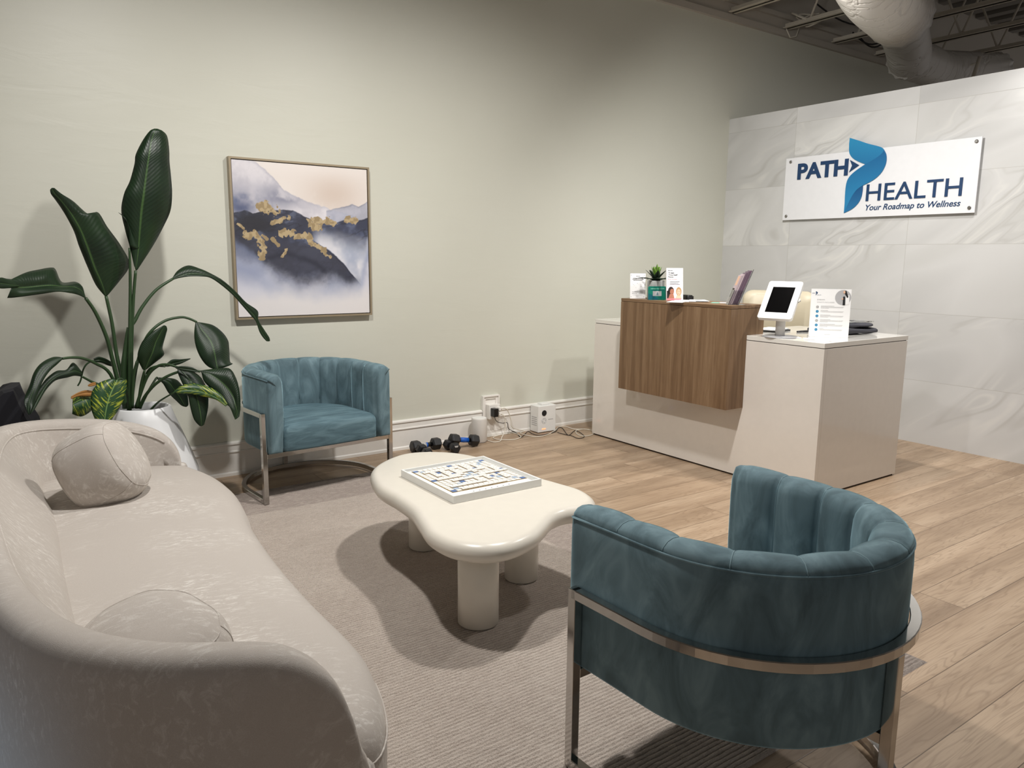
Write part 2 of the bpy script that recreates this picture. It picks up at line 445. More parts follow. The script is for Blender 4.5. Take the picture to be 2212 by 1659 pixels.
M['card'] = plain('kraft_edge', (190, 160, 104), .6)
M['concrete'] = plain('grey_ceramic', (168, 170, 168), .5)
M['aloe'] = plain('succulent_green', (92, 128, 40), .5)
M['aloedark'] = plain('succulent_dark', (26, 46, 28), .5)
M['creamleather'] = plain('cream_leather', (200, 190, 166), .45)
M['darkcloth'] = plain('charcoal_cloth', (58, 58, 65), .8)
M['plumprint'] = plain('plum_print', (108, 88, 104), .5)
M['mauve'] = plain('mauve_print', (190, 172, 178), .5)
M['tilewhite'] = plain('game_tile_white', (240, 238, 232), .35)
M['boardblue'] = plain('board_blue', (84, 116, 170), .4)
M['boardpale'] = plain('board_pale_blue', (170, 190, 214), .4)
M['gold'] = plain('gold_line', (150, 124, 72), .5)
def glass_mat(name, col=(1, 1, 1, 1), rough=.03):
    m = N(name); m.set(Base_Color=col, Roughness=rough, Transmission_Weight=1., IOR=1.2); return m.m
M['acrylic'] = glass_mat('clear_acrylic', (.93, .95, .97, 1))
def emis(name, col, st):
    m = N(name); m.set(Base_Color=(0, 0, 0, 1), Emission_Color=col, Emission_Strength=st); return m.m
M['led'] = emis('orange_indicator', (1., .22, .08, 1), 3.2)
# ================================================================ THE ROOM
YW = 4.884; XT = 5.92
def struct(name, mb, mat, **k):
    o = mb.build(name, mat, **k); o['kind'] = 'structure'; return o
struct('floor', MB().box(-4.5, 13, -3.5, 5.4, -.12, 0), M['floor'])
struct('wall_back', MB().box(-4.5, 13, YW, YW+.3, -.05, 3.56), M['wall'])
struct('wall_tiled', MB().box(XT, XT+.16, -1.5, YW, -.02, 2.70), M['marble'])
# upper masonry wall set back above the painted wall and the deck over everything
m = MB()
m.box(-4.5, 13, YW+.02, YW+.3, 3.56, 4.6)
struct('wall_upper', m, M['ceil'])
m = MB().box(-4.5, 13, -3.5, YW+.3, 4.45, 4.5)
for i in range(56):                                   # ribs of the metal deck
    x = -4.4+i*.31
    m.box(x, x+.13, -3.5, YW+.02, 4.40, 4.45)
struct('ceiling', m, M['ceildark'])
m = MB()
m.box(-4.5, 13, YW-.035, YW+.02, 3.545, 3.60); m.box(-4.5, 13, YW-.012, YW+.02, 3.60, 3.70); m.box(-4.5, 13, YW-.045, YW-.0, 3.70, 3.74)
struct('trim_1', m, M['ceil'])
# baseboard: tall board, moulded cap, shoe moulding
m = MB()
for xa, xb in ((-4.5, 3.150), (3.315, XT)):
    prof = [(0, .0), (.022, .0), (.022, .008), (.0215, .018), (.016, .026), (.016, .150), (.024, .153), (.024, .160), (.018, .164), (.018, .200), (.026, .204), (.026, .214), (.012, .222), (0, .222)]
    m.loft([[(x, YW-d, z) for d, z in prof] for x in (xa, xb)])
m.box(3.150, 3.315, YW-.016, YW, 0, .150); m.box(3.150, 3.315, YW-.022, YW, 0, .02)
struct('baseboard_back', m, M['trimwhite'])

# ---------------------------------------------------------------- open web joists
def joist(x, first=False):
    y0, y1, zb, zt = -3.4, YW-.06, 3.60, 4.33
    t = thing('roof_joist', 'grey steel open-web roof joist', 'joist', (x, YW, zb), group='roof joists')
    for nm, zz in (('bottom_chord', zb), ('top_chord', zt)):
        m = MB(); ye = y1 if nm == 'bottom_chord' else YW
        for s in (-1, 1):
            m.box(*sorted((x+s*.012, x+s*.05)), y0, ye, zz, zz+.006)
            m.box(*sorted((x+s*.012, x+s*.017)), y0, ye, zz, zz+.042)
        m.build(nm, M['joist'], t)
    p = []; y = y1-.25; k = 0
    while y > y0: p.append((x, y, zb+.02 if k % 2 == 0 else zt+.02)); y -= .31; k += 1
    for a, b in zip(p[:26], p[1:26]):
        MB().tube([a, b], .011, 6).build('web_bar', M['joist'], t)
    return t
labs = ['grey steel roof joist nearest over the lobby, its end showing left of the white duct',
        'grey steel roof joist with a coil of white wire round its wall end',
        'grey steel roof joist passing just behind the elbow of the white duct',
        'grey steel roof joist crossing above the tiled wall, nearest one right of the duct',
        'grey steel roof joist seen low over the tiled wall beside the black opening']
jx = [5.80, 6.60, 7.40, 8.20, 9.00]
for x, l in zip(jx, labs): joist(x)['label'] = l
# coil of wire on the second joist, and loose cables
c0 = ony(1722, 58, 4.8)
m = MB()
random.seed(4)
for k in range(4):
    pts = []
    for i in range(15):
        a = 2*PI*i/14
        pts.append((c0.x+.05*k-.08+.10*math.cos(a)*.9, c0.y-.12+.12*math.sin(a)-.02*k, c0.z+.04+.07*math.sin(a+.6*k)))
    m.tube(pts, .006, 6)
m.tube([c0+Vector((-.1, .02, .03)), c0+Vector((-.12, .03, -.04)), c0+Vector((-.06, .03, -.10)), c0+Vector((.02, .02, -.08)), c0+Vector((.04, 0, .02))], .006, 6)
tag(m.build('wire_coil', M['cordwhite'], loc=c0), 'coil of pale wire hanging at the wall end of a roof joist', 'wire')
for k, (a, b, sag) in enumerate((((1760, 20), (1905, 62), .10), ((1840, 95), (1912, 106), .08), ((1850, 108), (1914, 122), .10))):
    A = ony(*a, 4.75); B = ony(*b, 4.6)
    A.z = max(A.z, 3.66); B.z = max(B.z, 3.62)
    pts = [A.lerp(B, i/10)+Vector((0, 0, -sag*math.sin(PI*i/10)+.06)) for i in range(11)]
    tag(MB().tube(pts, .008, 6).build('ceiling_cable', M['cordblack'], loc=pts[0]),
        ['thin dark cable sagging between two joists, nearest the wire coil', 'upper dark cable looping behind the white duct', 'lower dark cable looping behind the white duct'][k], 'cable', 'cables under the roof deck')
# hanging bits right of the duct
A = onx(1998, 78, 8.2); B = onx(2110, 140, 8.6)
pts = [A.lerp(B, i/12)+Vector((0, 0, -.16*math.sin(PI*i/12)+.02)) for i in range(13)]
tag(MB().tube(pts, .008, 6).build('hanging_cable', M['cordwhite'], loc=pts[0]), 'thin pale cable drooping to the right of the white duct', 'cable')

# ---------------------------------------------------------------- wrapped duct
t = thing('air_duct', 'large white wrapped air duct with two elbows, hanging beside the tiled wall top', 'duct', (5.4, 3.1, 3.2))
def ductseg(name, pts, r, wr=.0, seed=1):
    P = cr(pts, 8); rings = []; n = 40; m = MB(); m.smooth = True
    up = Vector((0, 0, 1)); k = len(P)
    for i in range(k):
        a = Vector(P[max(i-1, 0)]); b = Vector(P[min(i+1, k-1)]); tt = (b-a).normalized()
        q = tt.cross(up).normalized(); u2 = q.cross(tt)
        ring = []
        for j in range(n):
            an = 2*PI*j/n
            e = min(i, k-1-i)
            amp = wr*math.exp(-e/2.2)
            rr = r*(1+amp*math.sin(an*13+seed+e*.7)+.012*math.sin(an*3+i*.5))
            ring.append(Vector(P[i])+(q*math.cos(an)+u2*math.sin(an))*rr)
        rings.append(ring)
    m.loft(rings); return m.build(name, M['duct'], t)
def D(px, py, d): return CAM+ray(px, py).normalized()*d
p0 = D(1800, -230, 5.2); p1 = D(1893, -35, 6.3); p2 = D(1948, 35, 7.4); p3 = D(1956, 75, 8.1); p4 = D(1966, 128, 8.8); p5 = D(2030, 150, 9.5); p6 = D(2150, 152, 10.6)
ductseg('duct_run', [p0, p0.lerp(p1, .5), p1, p1.lerp(p2, .96)], .245, .03, 1)
ductseg('duct_elbow', [p1.lerp(p2, .9), p3, p3.lerp(p4, .6), p4], .190, .035, 2)
ductseg('duct_run', [p4.lerp(p5, -.12), p4.lerp(p5, .5), p5, p6], .185, .06, 3)
m = MB(); a = onx(2117, 122, 8.4); m.tube([a, onx(2102, 168, 8.4)], .018, 6)
m.build('hanger_strap', M['joist'], t)

# ================================================================ WALL PICTURE
FX0, FX1, FZ0, FZ1, FY = 1.310, 2.226, 1.000, 1.988, YW-.045
t = thing('framed_painting', 'framed abstract canvas of misty blue-grey mountains with gold flecks', 'painting', ((FX0+FX1)/2, YW, FZ0))
m = MB()
fw = .012
for a in ((FX0, FX0+fw, FZ0, FZ1), (FX1-fw, FX1, FZ0, FZ1), (FX0+fw, FX1-fw, FZ0, FZ0+fw), (FX0+fw, FX1-fw, FZ1-fw, FZ1)):
    m.box(a[0], a[1], FY, YW-.001, a[2], a[3])
m.build('frame', M['frame'], t)
m = MB(); m.box(FX0+fw, FX1-fw, YW-.012, YW-.002, FZ0+fw, FZ1-fw); m.build('backing', M['black'], t)
# canvas painted in its own colours
cx0, cx1, cz0, cz1 = FX0+fw+.005, FX1-fw-.005, FZ0+fw+.005, FZ1-fw-.005
NX, NZ = 330, 360
U, V = np.meshgrid(np.linspace(0, 1, NX), np.linspace(0, 1, NZ))      # V = 0 at the bottom
def vnoise(u, v, s, seed):
    rs = np.random.RandomState(seed); g = rs.rand(64, 64)
    x = u*s; y = v*s; xi = np.floor(x).astype(int); yi = np.floor(y).astype(int); fx = x-xi; fy = y-yi
    fx = fx*fx*(3-2*fx); fy = fy*fy*(3-2*fy)
    a = g[yi % 64, xi % 64]; b = g[yi % 64, (xi+1) % 64]; c = g[(yi+1) % 64, xi % 64]; d = g[(yi+1) % 64, (xi+1) % 64]
    return (a*(1-fx)+b*fx)*(1-fy)+(c*(1-fx)+d*fx)*fy
def fbm(u, v, s, seed, o=5):
    r = 0; a = .5; tot = 0
    for k in range(o): r = r+a*vnoise(u+.37*k, v+.21*k, s*2**k, seed+k); tot += a; a *= .55
    return r/tot
n1 = fbm(U, V, 3, 1); n2 = fbm(U, V, 6, 20); n3 = fbm(U, V, 14, 40, 4); n4 = fbm(U*1., V*1., 40, 60, 3)
col = np.zeros((NZ, NX, 3)); sc_ = lambda *c: np.array(srgb(*c)[:3])
def lay(mask, c): 
    global col
    mask = np.clip(mask, 0, 1)[..., None]; col = col*(1-mask)+c*mask
def ss(x, a, b): t_ = np.clip((x-a)/(b-a), 0, 1); return t_*t_*(3-2*t_)
def ridge(pts):
    xs = [p[0] for p in pts]; ys = [p[1] for p in pts]; return np.interp(U[0], xs, ys)[None, :]
wob = (n3-.5)*.03+(n2-.5)*.04
col[:] = sc_(226, 218, 212)
# warm stain, upper right
lay(ss(n1+.35*n2, .55, .75)*np.exp(-(((U-.73)/.22)**2+((V-.82)/.13)**2))*.9, sc_(206, 190, 178))
lay(ss(V, .9, 1.)*.3, sc_(234, 228, 224))
# upper-left pale slope
r1 = ridge([(0, 1.05), (.15, 1.0), (.28, .92), (.36, .84), (.5, .78), (.62, .74), (.75, .70), (1, .66)])
m1 = ss(r1+wob*1.2-V, 0, .012)
lay(m1*.85, sc_(190, 188, 198)); lay(m1*ss(n2, .42, .62)*.8, sc_(222, 218, 222)); lay(m1*ss(r1+wob*1.2-V, .03, 0)*.5, sc_(158, 158, 172))
# dark cloud bands upper-left
lay(m1*ss(n1*.6+n2*.5, .36, .58)*np.exp(-(((U-.12)/.22)**2+((V-.74)/.09)**2))*1.3, sc_(104, 112, 140))
lay(m1*np.exp(-(((U-.36)/.12)**2+((V-.79)/.06)**2))*ss(n2, .3, .5)*1.1, sc_(130, 132, 150))
lay(m1*np.exp(-(((U-.05)/.08)**2+((V-.70)/.04)**2))*1.0, sc_(84, 92, 122))
# right mid ridge
r2 = ridge([(0, 0), (.66, .0), (.67, .705), (.78, .735), (.88, .76), (.93, .75), (1, .78)])
m2 = ss(r2+wob*.7-V, 0, .01)*ss(U, .62, .70)
lay(m2*.7, sc_(132, 140, 164)); lay(m2*ss(r2+wob*.7-V, .02, 0)*.7, sc_(70, 78, 104)); lay(m2*ss(n2, .45, .65)*.5, sc_(192, 192, 204))
# main dark mass
r3 = ridge([(0, .665), (.07, .688), (.13, .675), (.2, .695), (.3, .70), (.42, .695), (.52, .66), (.63, .63), (.74, .625), (.84, .665), (.93, .66), (1, .68)])
bot = ridge([(0, .44), (.15, .36), (.3, .27), (.45, .225), (.55, .235), (.7, .25), (.85, .225), (.93, .24), (.97, .40), (1, .52)])
main = ss(r3+wob*.6-V, 0, .008)*ss(V-(bot+wob*2.5), -.10, .07)
rr = ridge([(0, 1.), (.53, .62), (.6, .5), (.7, .44), (.8, .37), (.88, .29), (.94, .22), (1., .15)])
lay(main, sc_(58, 62, 82)*.9+sc_(90, 96, 118)*.0)
lay(main*ss(n2, .4, .65)*.75, sc_(84, 92, 118)); lay(main*ss(n1, .5, .3)*.6, sc_(44, 44, 56))
lay(main*np.exp(-(((U-.14)/.2)**2+((V-.60)/.09)**2))*1.1, sc_(38, 38, 46))
lay(main*ss(r3+wob*.6-V, .02, 0)*.8, sc_(40, 42, 54))
n6 = fbm(U*1.1+V*1.3, V*3.2-U*1.1, 4, 90, 4); st1 = 1-np.abs(2*n6-1)
lay(main*ss(st1, .90, .99)*.55, sc_(34, 34, 44)); lay(main*ss(st1, .80, .70)*ss(n2, .5, .62)*.4, sc_(108, 116, 140))
# mist right of the great slope
sl = ridge([(0, 2), (.50, 2), (.56, .50), (.64, .455), (.72, .41), (.8, .345), (.87, .27), (.93, .20), (1, .12)])
mist = ss(V-(sl+wob*.5), 0, .008)*ss((.56-.18*(U-.6))-V, -.06, .12)*ss(U, .54, .62)
lay(mist*.96, sc_(182, 188, 204)); lay(mist*ss(n1, .42, .6)*.9, sc_(222, 220, 224)); lay(mist*ss(n2, .58, .42)*.35, sc_(140, 150, 176))
hill = main*ss((sl+wob*.5)-V, 0, .006)*ss(V, .15, .3)
lay(hill*ss((.53-.05*U)-V, 0, .05)*.85*ss(n2, .15, .5), sc_(56, 57, 70)); lay(hill*ss((sl+wob*.5)-V, .02, 0)*ss(U, .52, .6)*.8, sc_(38, 42, 58))
d2 = ridge([(0, .52), (.13, .44), (.2, .36), (.3, .30), (.42, .25), (.55, .23), (1, .23)])
lay(main*ss((d2+wob)-V, .0, .05)*.6, sc_(120, 130, 160))
d3 = ridge([(0, 0), (.22, .37), (.35, .43), (.5, .37), (.65, .30), (1, .2)])
lay(main*np.exp(-(((V-d3-wob)/.022)**2))*.7, sc_(36, 38, 52))
# lower mist
low = ss((bot+wob*2.2)-V, -.06, .12)
lay(low, sc_(170, 176, 196)); lay(low*ss((bot+wob*2)-V, .06, .24), sc_(206, 206, 216)); lay(ss(.22-V+(n1-.5)*.2, 0, .14), sc_(222, 218, 218))
lay(low*ss(n1, .55, .35)*ss(V, .16, .3)*.6, sc_(124, 134, 166))
# gold flakes
gold = np.zeros_like(U)
def fl(pts, wd, k=1.):
    global gold
    for (a, b), (c, d) in zip(pts[:-1], pts[1:]):
        L = max(1e-6, (c-a)**2+(d-b)**2); t_ = np.clip(((U-a)*(c-a)+(V-b)*(d-b))/L, 0, 1)
        dist = np.hypot(U-a-t_*(c-a), V-b-t_*(d-b)); gold = np.maximum(gold, (1-dist/wd)*k)
fl([(.20, .72), (.24, .695), (.28, .69)], .05); fl([(.26, .615), (.31, .625), (.35, .645), (.39, .65)], .02)
fl([(.08, .53), (.13, .54), (.17, .50), (.19, .46), (.18, .40)], .036); fl([(.19, .53), (.22, .51)], .015)
fl([(.31, .54), (.38, .56), (.45, .53), (.52, .53), (.55, .49), (.60, .455), (.64, .44)], .034)
fl([(.26, .51), (.30, .47)], .016); fl([(.36, .44), (.33, .40)], .018)
fl([(.56, .60), (.61, .592)], .035); fl([(.58, .64), (.64, .635), (.68, .64), (.72, .625)], .036); fl([(.84, .645), (.89, .655), (.91, .645)], .035)
fl([(.52, .645), (.56, .62)], .012); fl([(.66, .405), (.69, .395)], .014); fl([(.02, .6), (.06, .575)], .014)
n5 = fbm(U, V, 46, 130, 2); gm = ss(gold*1.25-.42+(n4-.5)*1.6+(n5-.5)*1.3, 0, .05)*(gold > .03)
lay(gm, sc_(178, 158, 122)); lay(gm*ss(n5, .45, .6)*.7, sc_(136, 116, 82))
verts = [(cx0+(cx1-cx0)*i/(NX-1), FY+.006, cz0+(cz1-cz0)*j/(NZ-1)) for j in range(NZ) for i in range(NX)]
nv = NX*NZ
faces = [(j*NX+i, j*NX+i+1, (j+1)*NX+i+1, (j+1)*NX+i) for j in range(NZ-1) for i in range(NX-1)]
m = MB(); m.add(verts, faces)
b4 = [(cx0, YW-.014, cz0), (cx1, YW-.014, cz0), (cx1, YW-.014, cz1), (cx0, YW-.014, cz1)]
m.add(b4, [(0, 3, 2, 1)])
i0, i1, i2, i3 = 0, NX-1, nv-1, nv-NX
m.f += [[i0, nv, nv+1, i1], [i1, nv+1, nv+2, i2], [i2, nv+2, nv+3, i3], [i3, nv+3, nv, i0]]; m.m += [0]*4; m.sm += [False]*4
mc = N('painted_canvas'); at_ = mc.n('ShaderNodeVertexColor'); at_.layer_name = 'paint'
mc.set(Base_Color=at_.outputs[0], Roughness=.6)
o = m.build('canvas', mc.m, t, smooth=False)
ca = o.data.color_attributes.new('paint', 'FLOAT_COLOR', 'POINT')
arr = np.ones((nv+4, 4), np.float32); arr[:nv, :3] = np.clip(col.reshape(-1, 3), 0, 1); arr[nv:, :3] = .7
ca.data.foreach_set('color', arr.ravel())

# ================================================================ RUG
RX0, RX1, RY0, RY1 = .20, 2.64, 1.17, 4.44
m = MB(); rib = .0155; ny = int((RY1-RY0)/rib); rows = []
random.seed(2)
nx = 110
for j in range(ny+1):
    y = RY0+j*rib
    for k, (dy, dz) in enumerate(((0, .002), (.22, .0105), (.5, .0130), (.78, .0105))):
        if j == ny and k: break
        yy = y+dy*rib; row = []
        for i in range(nx+1):
            x = RX0+(RX1-RX0)*i/nx
            z = dz+random.uniform(-.0012, .0012)
            e = min(x-RX0, RX1-x, yy-RY0, RY1-yy)
            if e < .006: z = .0005
            row.append((x+random.uniform(-.002, .002)*(0 < i < nx), yy+random.uniform(-.0008, .0008), z))
        rows.append(row)
m.smooth = True
m.loft(rows, False, False, False)
tag(m.build('area_rug', M['rug'], loc=(1.42, 2.8, 0)), 'pale taupe ribbed area rug with a darker border under the coffee table', 'rug')

# ================================================================ COFFEE TABLE
TZ = .41; RT = .013
t = thing('coffee_table', 'cream lacquered coffee table with a wavy cloud-shaped top and three fat round legs', 'table', (1.68, 2.68, RT))
edge_px = [(818,1012),(850,990),(890,979),(945,977),(1000,982),(1055,996),(1100,1016),(1150,1030),(1200,1044),(1245,1058),(1268,1076),(1252,1088),(1210,1095),(1178,1108),(1158,1128),(1135,1148),(1090,1166),(1040,1171),(985,1163),(945,1143),(925,1118),(905,1092),(868,1066),(830,1043)]
ctr = [onz(a, b, TZ) for a, b in edge_px]
out = cr([(p.x, p.y) for p in ctr], 6, True)
def offs(P, d):
    n = len(P); r = []
    for i in range(n):
        a = P[i-1]; b = P[(i+1) % n]; tt = b-a; tt = tt/np.hypot(*tt); nn = np.array([-tt[1], tt[0]]); r.append(P[i]+nn*d)
    return r
area_ = sum(out[i-1][0]*out[i][1]-out[i][0]*out[i-1][1] for i in range(len(out)))
sg = -1 if area_ > 0 else 1
m = MB(); m.smooth = True; rings = []
TH = .076; rad_b = .038
for a in (-90, -75, -60, -40, -20, 0, 20, 40, 60, 75, 90):
    q = offs(out, sg*rad_b*math.cos(rad(a)))
    rings.append([(x, y, TZ-TH/2+TH/2*math.sin(rad(a))) for x, y in q])
m.loft(rings)
m.build('tabletop', M['lacquer'], t)
for px, py, r in ((1033, 1364, .079), (914, 1193, .074), (1128, 1263, .074)):
    P = onz(px, py, RT); d = Vector((.54, .842, 0)); c = P+d*r
    MB().lathe([(r-.006, 0), (r, .005), (r, TZ-TH+.004)], 48, (c.x, c.y, RT)).build('leg', M['lacquer'], t, smooth=True)
# ---- word game on the table
TX0, TX1, TY0, TY1 = 1.509, 1.957, 2.540, 3.007
t = thing('board_game', 'white square tray with a letter-tile word game board lying on the coffee table', 'board game', ((TX0+TX1)/2, (TY0+TY1)/2, TZ+.001))
z0 = TZ+.001; z1 = z0+.032
ww = .009
m = MB(); m.box(TX0+ww, TX1-ww, TY0+ww, TY1-ww, z0, z0+.012)
m.box(TX0, TX0+ww, TY0, TY1, z0, z1); m.box(TX1-ww, TX1, TY0, TY1, z0, z1)
m.box(TX0+ww, TX1-ww, TY0, TY0+ww, z0, z1); m.box(TX0+ww, TX1-ww, TY1-ww, TY1, z0, z1)
m.build('tray', M['white'], t)
bx0, bx1, by0, by1 = TX0+ww+.001, TX1-.035, TY0+ww+.001, TY1-.03
bz = z1-.006
m = MB(); m.box(bx0, bx1, by0, by1, z0+.012, bz)
m.build('board', M['white'], t, bevel=.001)
gx0, gy0, gs = 1.541, 2.600, .0252
m = MB(); m.box(gx0-.002, gx0+15*gs+.002, gy0-.002, gy0+15*gs*.96+.002, bz, bz+.0012); m.build('grid_lines', M['gold'], t)
gy = gs*.96
TW = {(0,0),(0,7),(0,14),(7,0),(7,14),(14,0),(14,7),(14,14)}
DW = {(i,i) for i in range(1,14)}|{(i,14-i) for i in range(1,14)}
m = MB()
for i in range(15):
    for j in range(15):
        m.mi = 1 if (i,j) in TW else (2 if (i,j) in DW and (i+j) % 2 == 0 else 0)
        if (i,j) in {(4,4),(10,4),(4,10),(10,10),(7,3),(3,11),(12,5),(5,9)}: m.mi = 1
        g = .0017
        m.box(gx0+i*gs+g, gx0+(i+1)*gs-g, gy0+j*gy+g, gy0+(j+1)*gy-g, bz+.001, bz+.0028)
m.build('board_squares', [M['tilewhite'], M['boardblue'], M['boardpale']], t)
# small marks printed along two edges of the board
m = MB(); I = Matrix.Identity(4)
for k in range(7):
    for yy in (by0+.017, by1-.020):
        m.box(gx0+.08+k*.03, gx0+.086+k*.03, yy, yy+.005, bz, bz+.0005)
m.build('edge_marks', M['grey'], t)
# letter tiles: every raised tile is a thing
words = [('PATIENT',1,12,1,0),('CALM',2,9,0,1),('RELAX',4,11,0,-1),('HEALING',3,5,1,0),('SERENE',9,13,0,-1),('YOGA',11,12,0,-1),('QUIET',6,9,1,0),
         ('BALANCE',1,2,1,0),('MINT',7,2,0,1),('WATER',10,6,1,0),('ZEN',12,2,0,1),('SLEEP',2,0,1,0),('OAT',13,7,0,1),('FERN',7,0,1,0),('LIGHT',1,7,1,0),('TEA',6,10,0,1),('JOY',4,8,1,0),('REST',9,3,0,1)]
cells = {}
for wd, x, y, dx, dy in words:
    for k, ch in enumerate(wd):
        c_ = (x+dx*k, y+dy*k)
        if 0 <= c_[0] < 15 and 0 <= c_[1] < 15 and c_ not in cells: cells[c_] = ch
tile_me = {}
for (i, j), ch in sorted(cells.items()):
    zt = bz+.0028
    L = (gx0+(i+.5)*gs, gy0+(j+.5)*gy, zt)
    if ch not in tile_me:
        m = MB(); h = gs/2-.0008; hy = gy/2-.0008
        m.mi = 2; m.box(-h, h, -hy, hy, 0, .0018); m.mi = 0; m.box(-h, h, -hy, hy, .0018, .0042)
        m.mi = 1; text_on(m, Matrix.Identity(4), ch, -.0038, -.005, .0076 if ch != 'I' else .002, .0105, bold=.01, zoff=.0043, res=1)
        o = m.build('letter_tile', [M['tilewhite'], M['inkgrey'], M['card']], None, loc=None)
        tile_me[ch] = o.data; o.location = L
    else:
        o = bpy.data.objects.new('letter_tile', tile_me[ch]); C.objects.link(o); o.location = L
    tag(o, 'small white letter tile in a word on the game board', 'game tile', 'letter tiles on the word game board')
# ================================================================ BARREL CHAIRS
KB = 1.0      # depth of the tub relative to its half width
def chair_body():
    """padded shell: path round the back, channel-tufted inside"""
    R = .342; ys = -.272
    path = []
    n1 = 26; n2 = 92
    Ls = -ys; La = PI*R; L = 2*Ls+La; NS = 11*14+1
    NCH = 11
    rings = []
    for k in range(NS):
        s = L*k/(NS-1)
        if s < Ls: p = Vector((-R, ys+s, 0)); nrm = Vector((-1, 0, 0))
        elif s < Ls+La:
            a = PI-(s-Ls)/R; p = Vector((R*math.cos(a), R*KB*math.sin(a), 0)); nrm = Vector((math.cos(a)*KB, math.sin(a), 0)).normalized()
        else: p = Vector((R, -(s-Ls-La), 0)); nrm = Vector((1, 0, 0))
        ph = (s/L*NCH) % 1.
        puff = abs(math.sin(PI*ph))**.35
        seam = 1-puff
        prof = [(.044, .292), (.048, .30), (.048, .50), (.048, .66), (.046, .698), (.043, .704), (.045, .708), (.040, .722), (.024, .733), (.004, .737),
                (-.018, .735), (-.036, .727), (-.047, .712), (-.053, .69), (-.056, .64), (-.056, .56), (-.055, .48), (-.052, .41), (-.048, .36), (-.044, .292)]
        ring = []
        for o_, z in prof:
            if z > .706 or o_ < -.03:
                if o_ < -.02: o2 = o_+.013*seam - .006*puff
                else: o2 = o_
                z2 = z-(.006*seam if z > .706 else 0)
            else: o2, z2 = o_, z
            ring.append(p+nrm*o2+Vector((0, 0, z2)))
        rings.append(ring)
    # rounded end caps
    def caps(r0, dirn):
        cen = sum(r0, Vector())/len(r0); out_ = []
        for f, d in ((.97, .010), (.90, .019), (.78, .025), (.5, .030), (.1, .032)):
            out_.append([Vector((cen.x+(p.x-cen.x)*f, p.y-d, (p.z-.51)*(1-(1-f)*.10 if f > .7 else .97*f**.06)+.51)) for p in r0])
        return out_
    c1 = caps(rings[0], 1); c2 = caps(rings[-1], 1)
    rings = list(reversed(c1))+rings+c2
    m = MB(); m.smooth = True; m.loft(rings); return m
def chair_seat():
    R = .299; f = -.286; m = MB(); m.smooth = True
    out_ = [(-R, f+.03), (-R+.004, f+.012), (-R+.02, f), (-R*.6, f-.008), (0, f-.012), (R*.6, f-.008), (R-.02, f), (R-.004, f+.012), (R, f+.03), (R, -.1), (R, 0)]
    for k in range(1, 16): a = PI*k/16; out_.append((R*math.cos(a), R*KB*math.sin(a)))
    out_ += [(-R, 0), (-R, -.1)]
    rings = []
    for f_, z in ((.99, .292), (.998, .30), (1, .34), (1.0, .39), (.992, .412), (.97, .428), (.92, .440), (.8, .449), (.55, .456), (.25, .459), (.02, .460)):
        rings.append([(x*f_, (y+.02)*f_-.02, z) for x, y in out_])
    m.loft(rings); return m
def tub_path(R, ys, n=36):
    return [(-R, ys, 0)]+[(-R, ys*.5, 0)]+[(R*math.cos(PI-PI*k/n), R*KB*math.sin(PI*k/n), 0) for k in range(n+1)]+[(R, ys*.5, 0), (R, ys, 0)]
def make_chair(label):
    t = thing('barrel_armchair', label, 'chair', (0, 0, 0), 0, 'teal barrel armchairs')
    chair_body().build('backrest', M['velvet'], t)
    chair_seat().build('seat', M['velvet_seat'], t)
    # welt along the outer top edge
    pts = [(x, y, .705) for x, y, z in tub_path(.3875, -.288)]
    MB().tube(pts, .0035, 6).build('welt', M['velvet'], t)
    Ls_, La_ = .272, PI*.342; L_ = 2*Ls_+La_
    for k in range(1, 11):                       # stitched seams between the channels
        s = L_*k/11
        if s < Ls_: p = Vector((-.342, -.272+s, 0)); nr = Vector((-1, 0, 0))
        elif s < Ls_+La_: a = PI-(s-Ls_)/.342; nr = Vector((math.cos(a)*KB, math.sin(a), 0)).normalized(); p = Vector((.342*math.cos(a), .342*KB*math.sin(a), 0))
        else: p = Vector((.342, -(s-Ls_-La_), 0)); nr = Vector((1, 0, 0))
        q = [(.044, .7075), (.040, .7165), (.024, .7275), (.004, .7315), (-.016, .7295), (-.024, .7215), (-.0345, .706), (-.0405, .69), (-.0435, .64), (-.0435, .56), (-.0425, .47)]
        MB().tube([p+nr*o_+Vector((0, 0, z)) for o_, z in q], .0017, 6).build('channel_seam', M['seam'], t)
    rc = .4065; b = .027
    fr = MB().sqbar([(x, y, .508) for x, y, z in tub_path(rc, -.2485)], b, b); fr.build('back_rail', M['chrome'], t)
    fr = MB().sqbar([(x, y, .0135) for x, y, z in tub_path(rc, -.2485)], b, b); fr.build('base_ring', M['chrome'], t)
    for s in (-1, 1):
        MB().box(s*rc-b/2, s*rc+b/2, -.2620, -.2350, .0, .5215).build('leg', M['chrome'], t, bevel=.0015)
    MB().box(-rc+b/2, rc-b/2, -.2615, -.2355, .262, .289).build('front_rail', M['chrome'], t, bevel=.0015)
    MB().box(-.0135, .0135, rc*KB-.0135, rc*KB+.0135, .027, .495).build('leg', M['chrome'], t, bevel=.0015)
    MB().box(-.0135, .0135, -.2355, rc*KB-.0135, .262, .288).build('seat_bar', M['chrome'], t)
    return t
def copy_tree(o, parent=None):
    c = o.copy(); C.objects.link(c); c.parent = parent
    for ch in list(o.children): copy_tree(ch, c)
    return c
ch1 = make_chair('teal velvet barrel armchair facing the viewer, in front of the wall beside the potted plant')
ch1.location = (1.615, 4.430, .0); ch1.rotation_euler = (0, 0, rad(5.5))
ch2 = copy_tree(ch1); ch2['label'] = 'teal velvet barrel armchair with its back to the viewer, in the right foreground'
ch2.location = (1.650, 1.213, .0125); ch2.rotation_euler = (0, 0, rad(180+2.0))
ch1.location.z = .0125

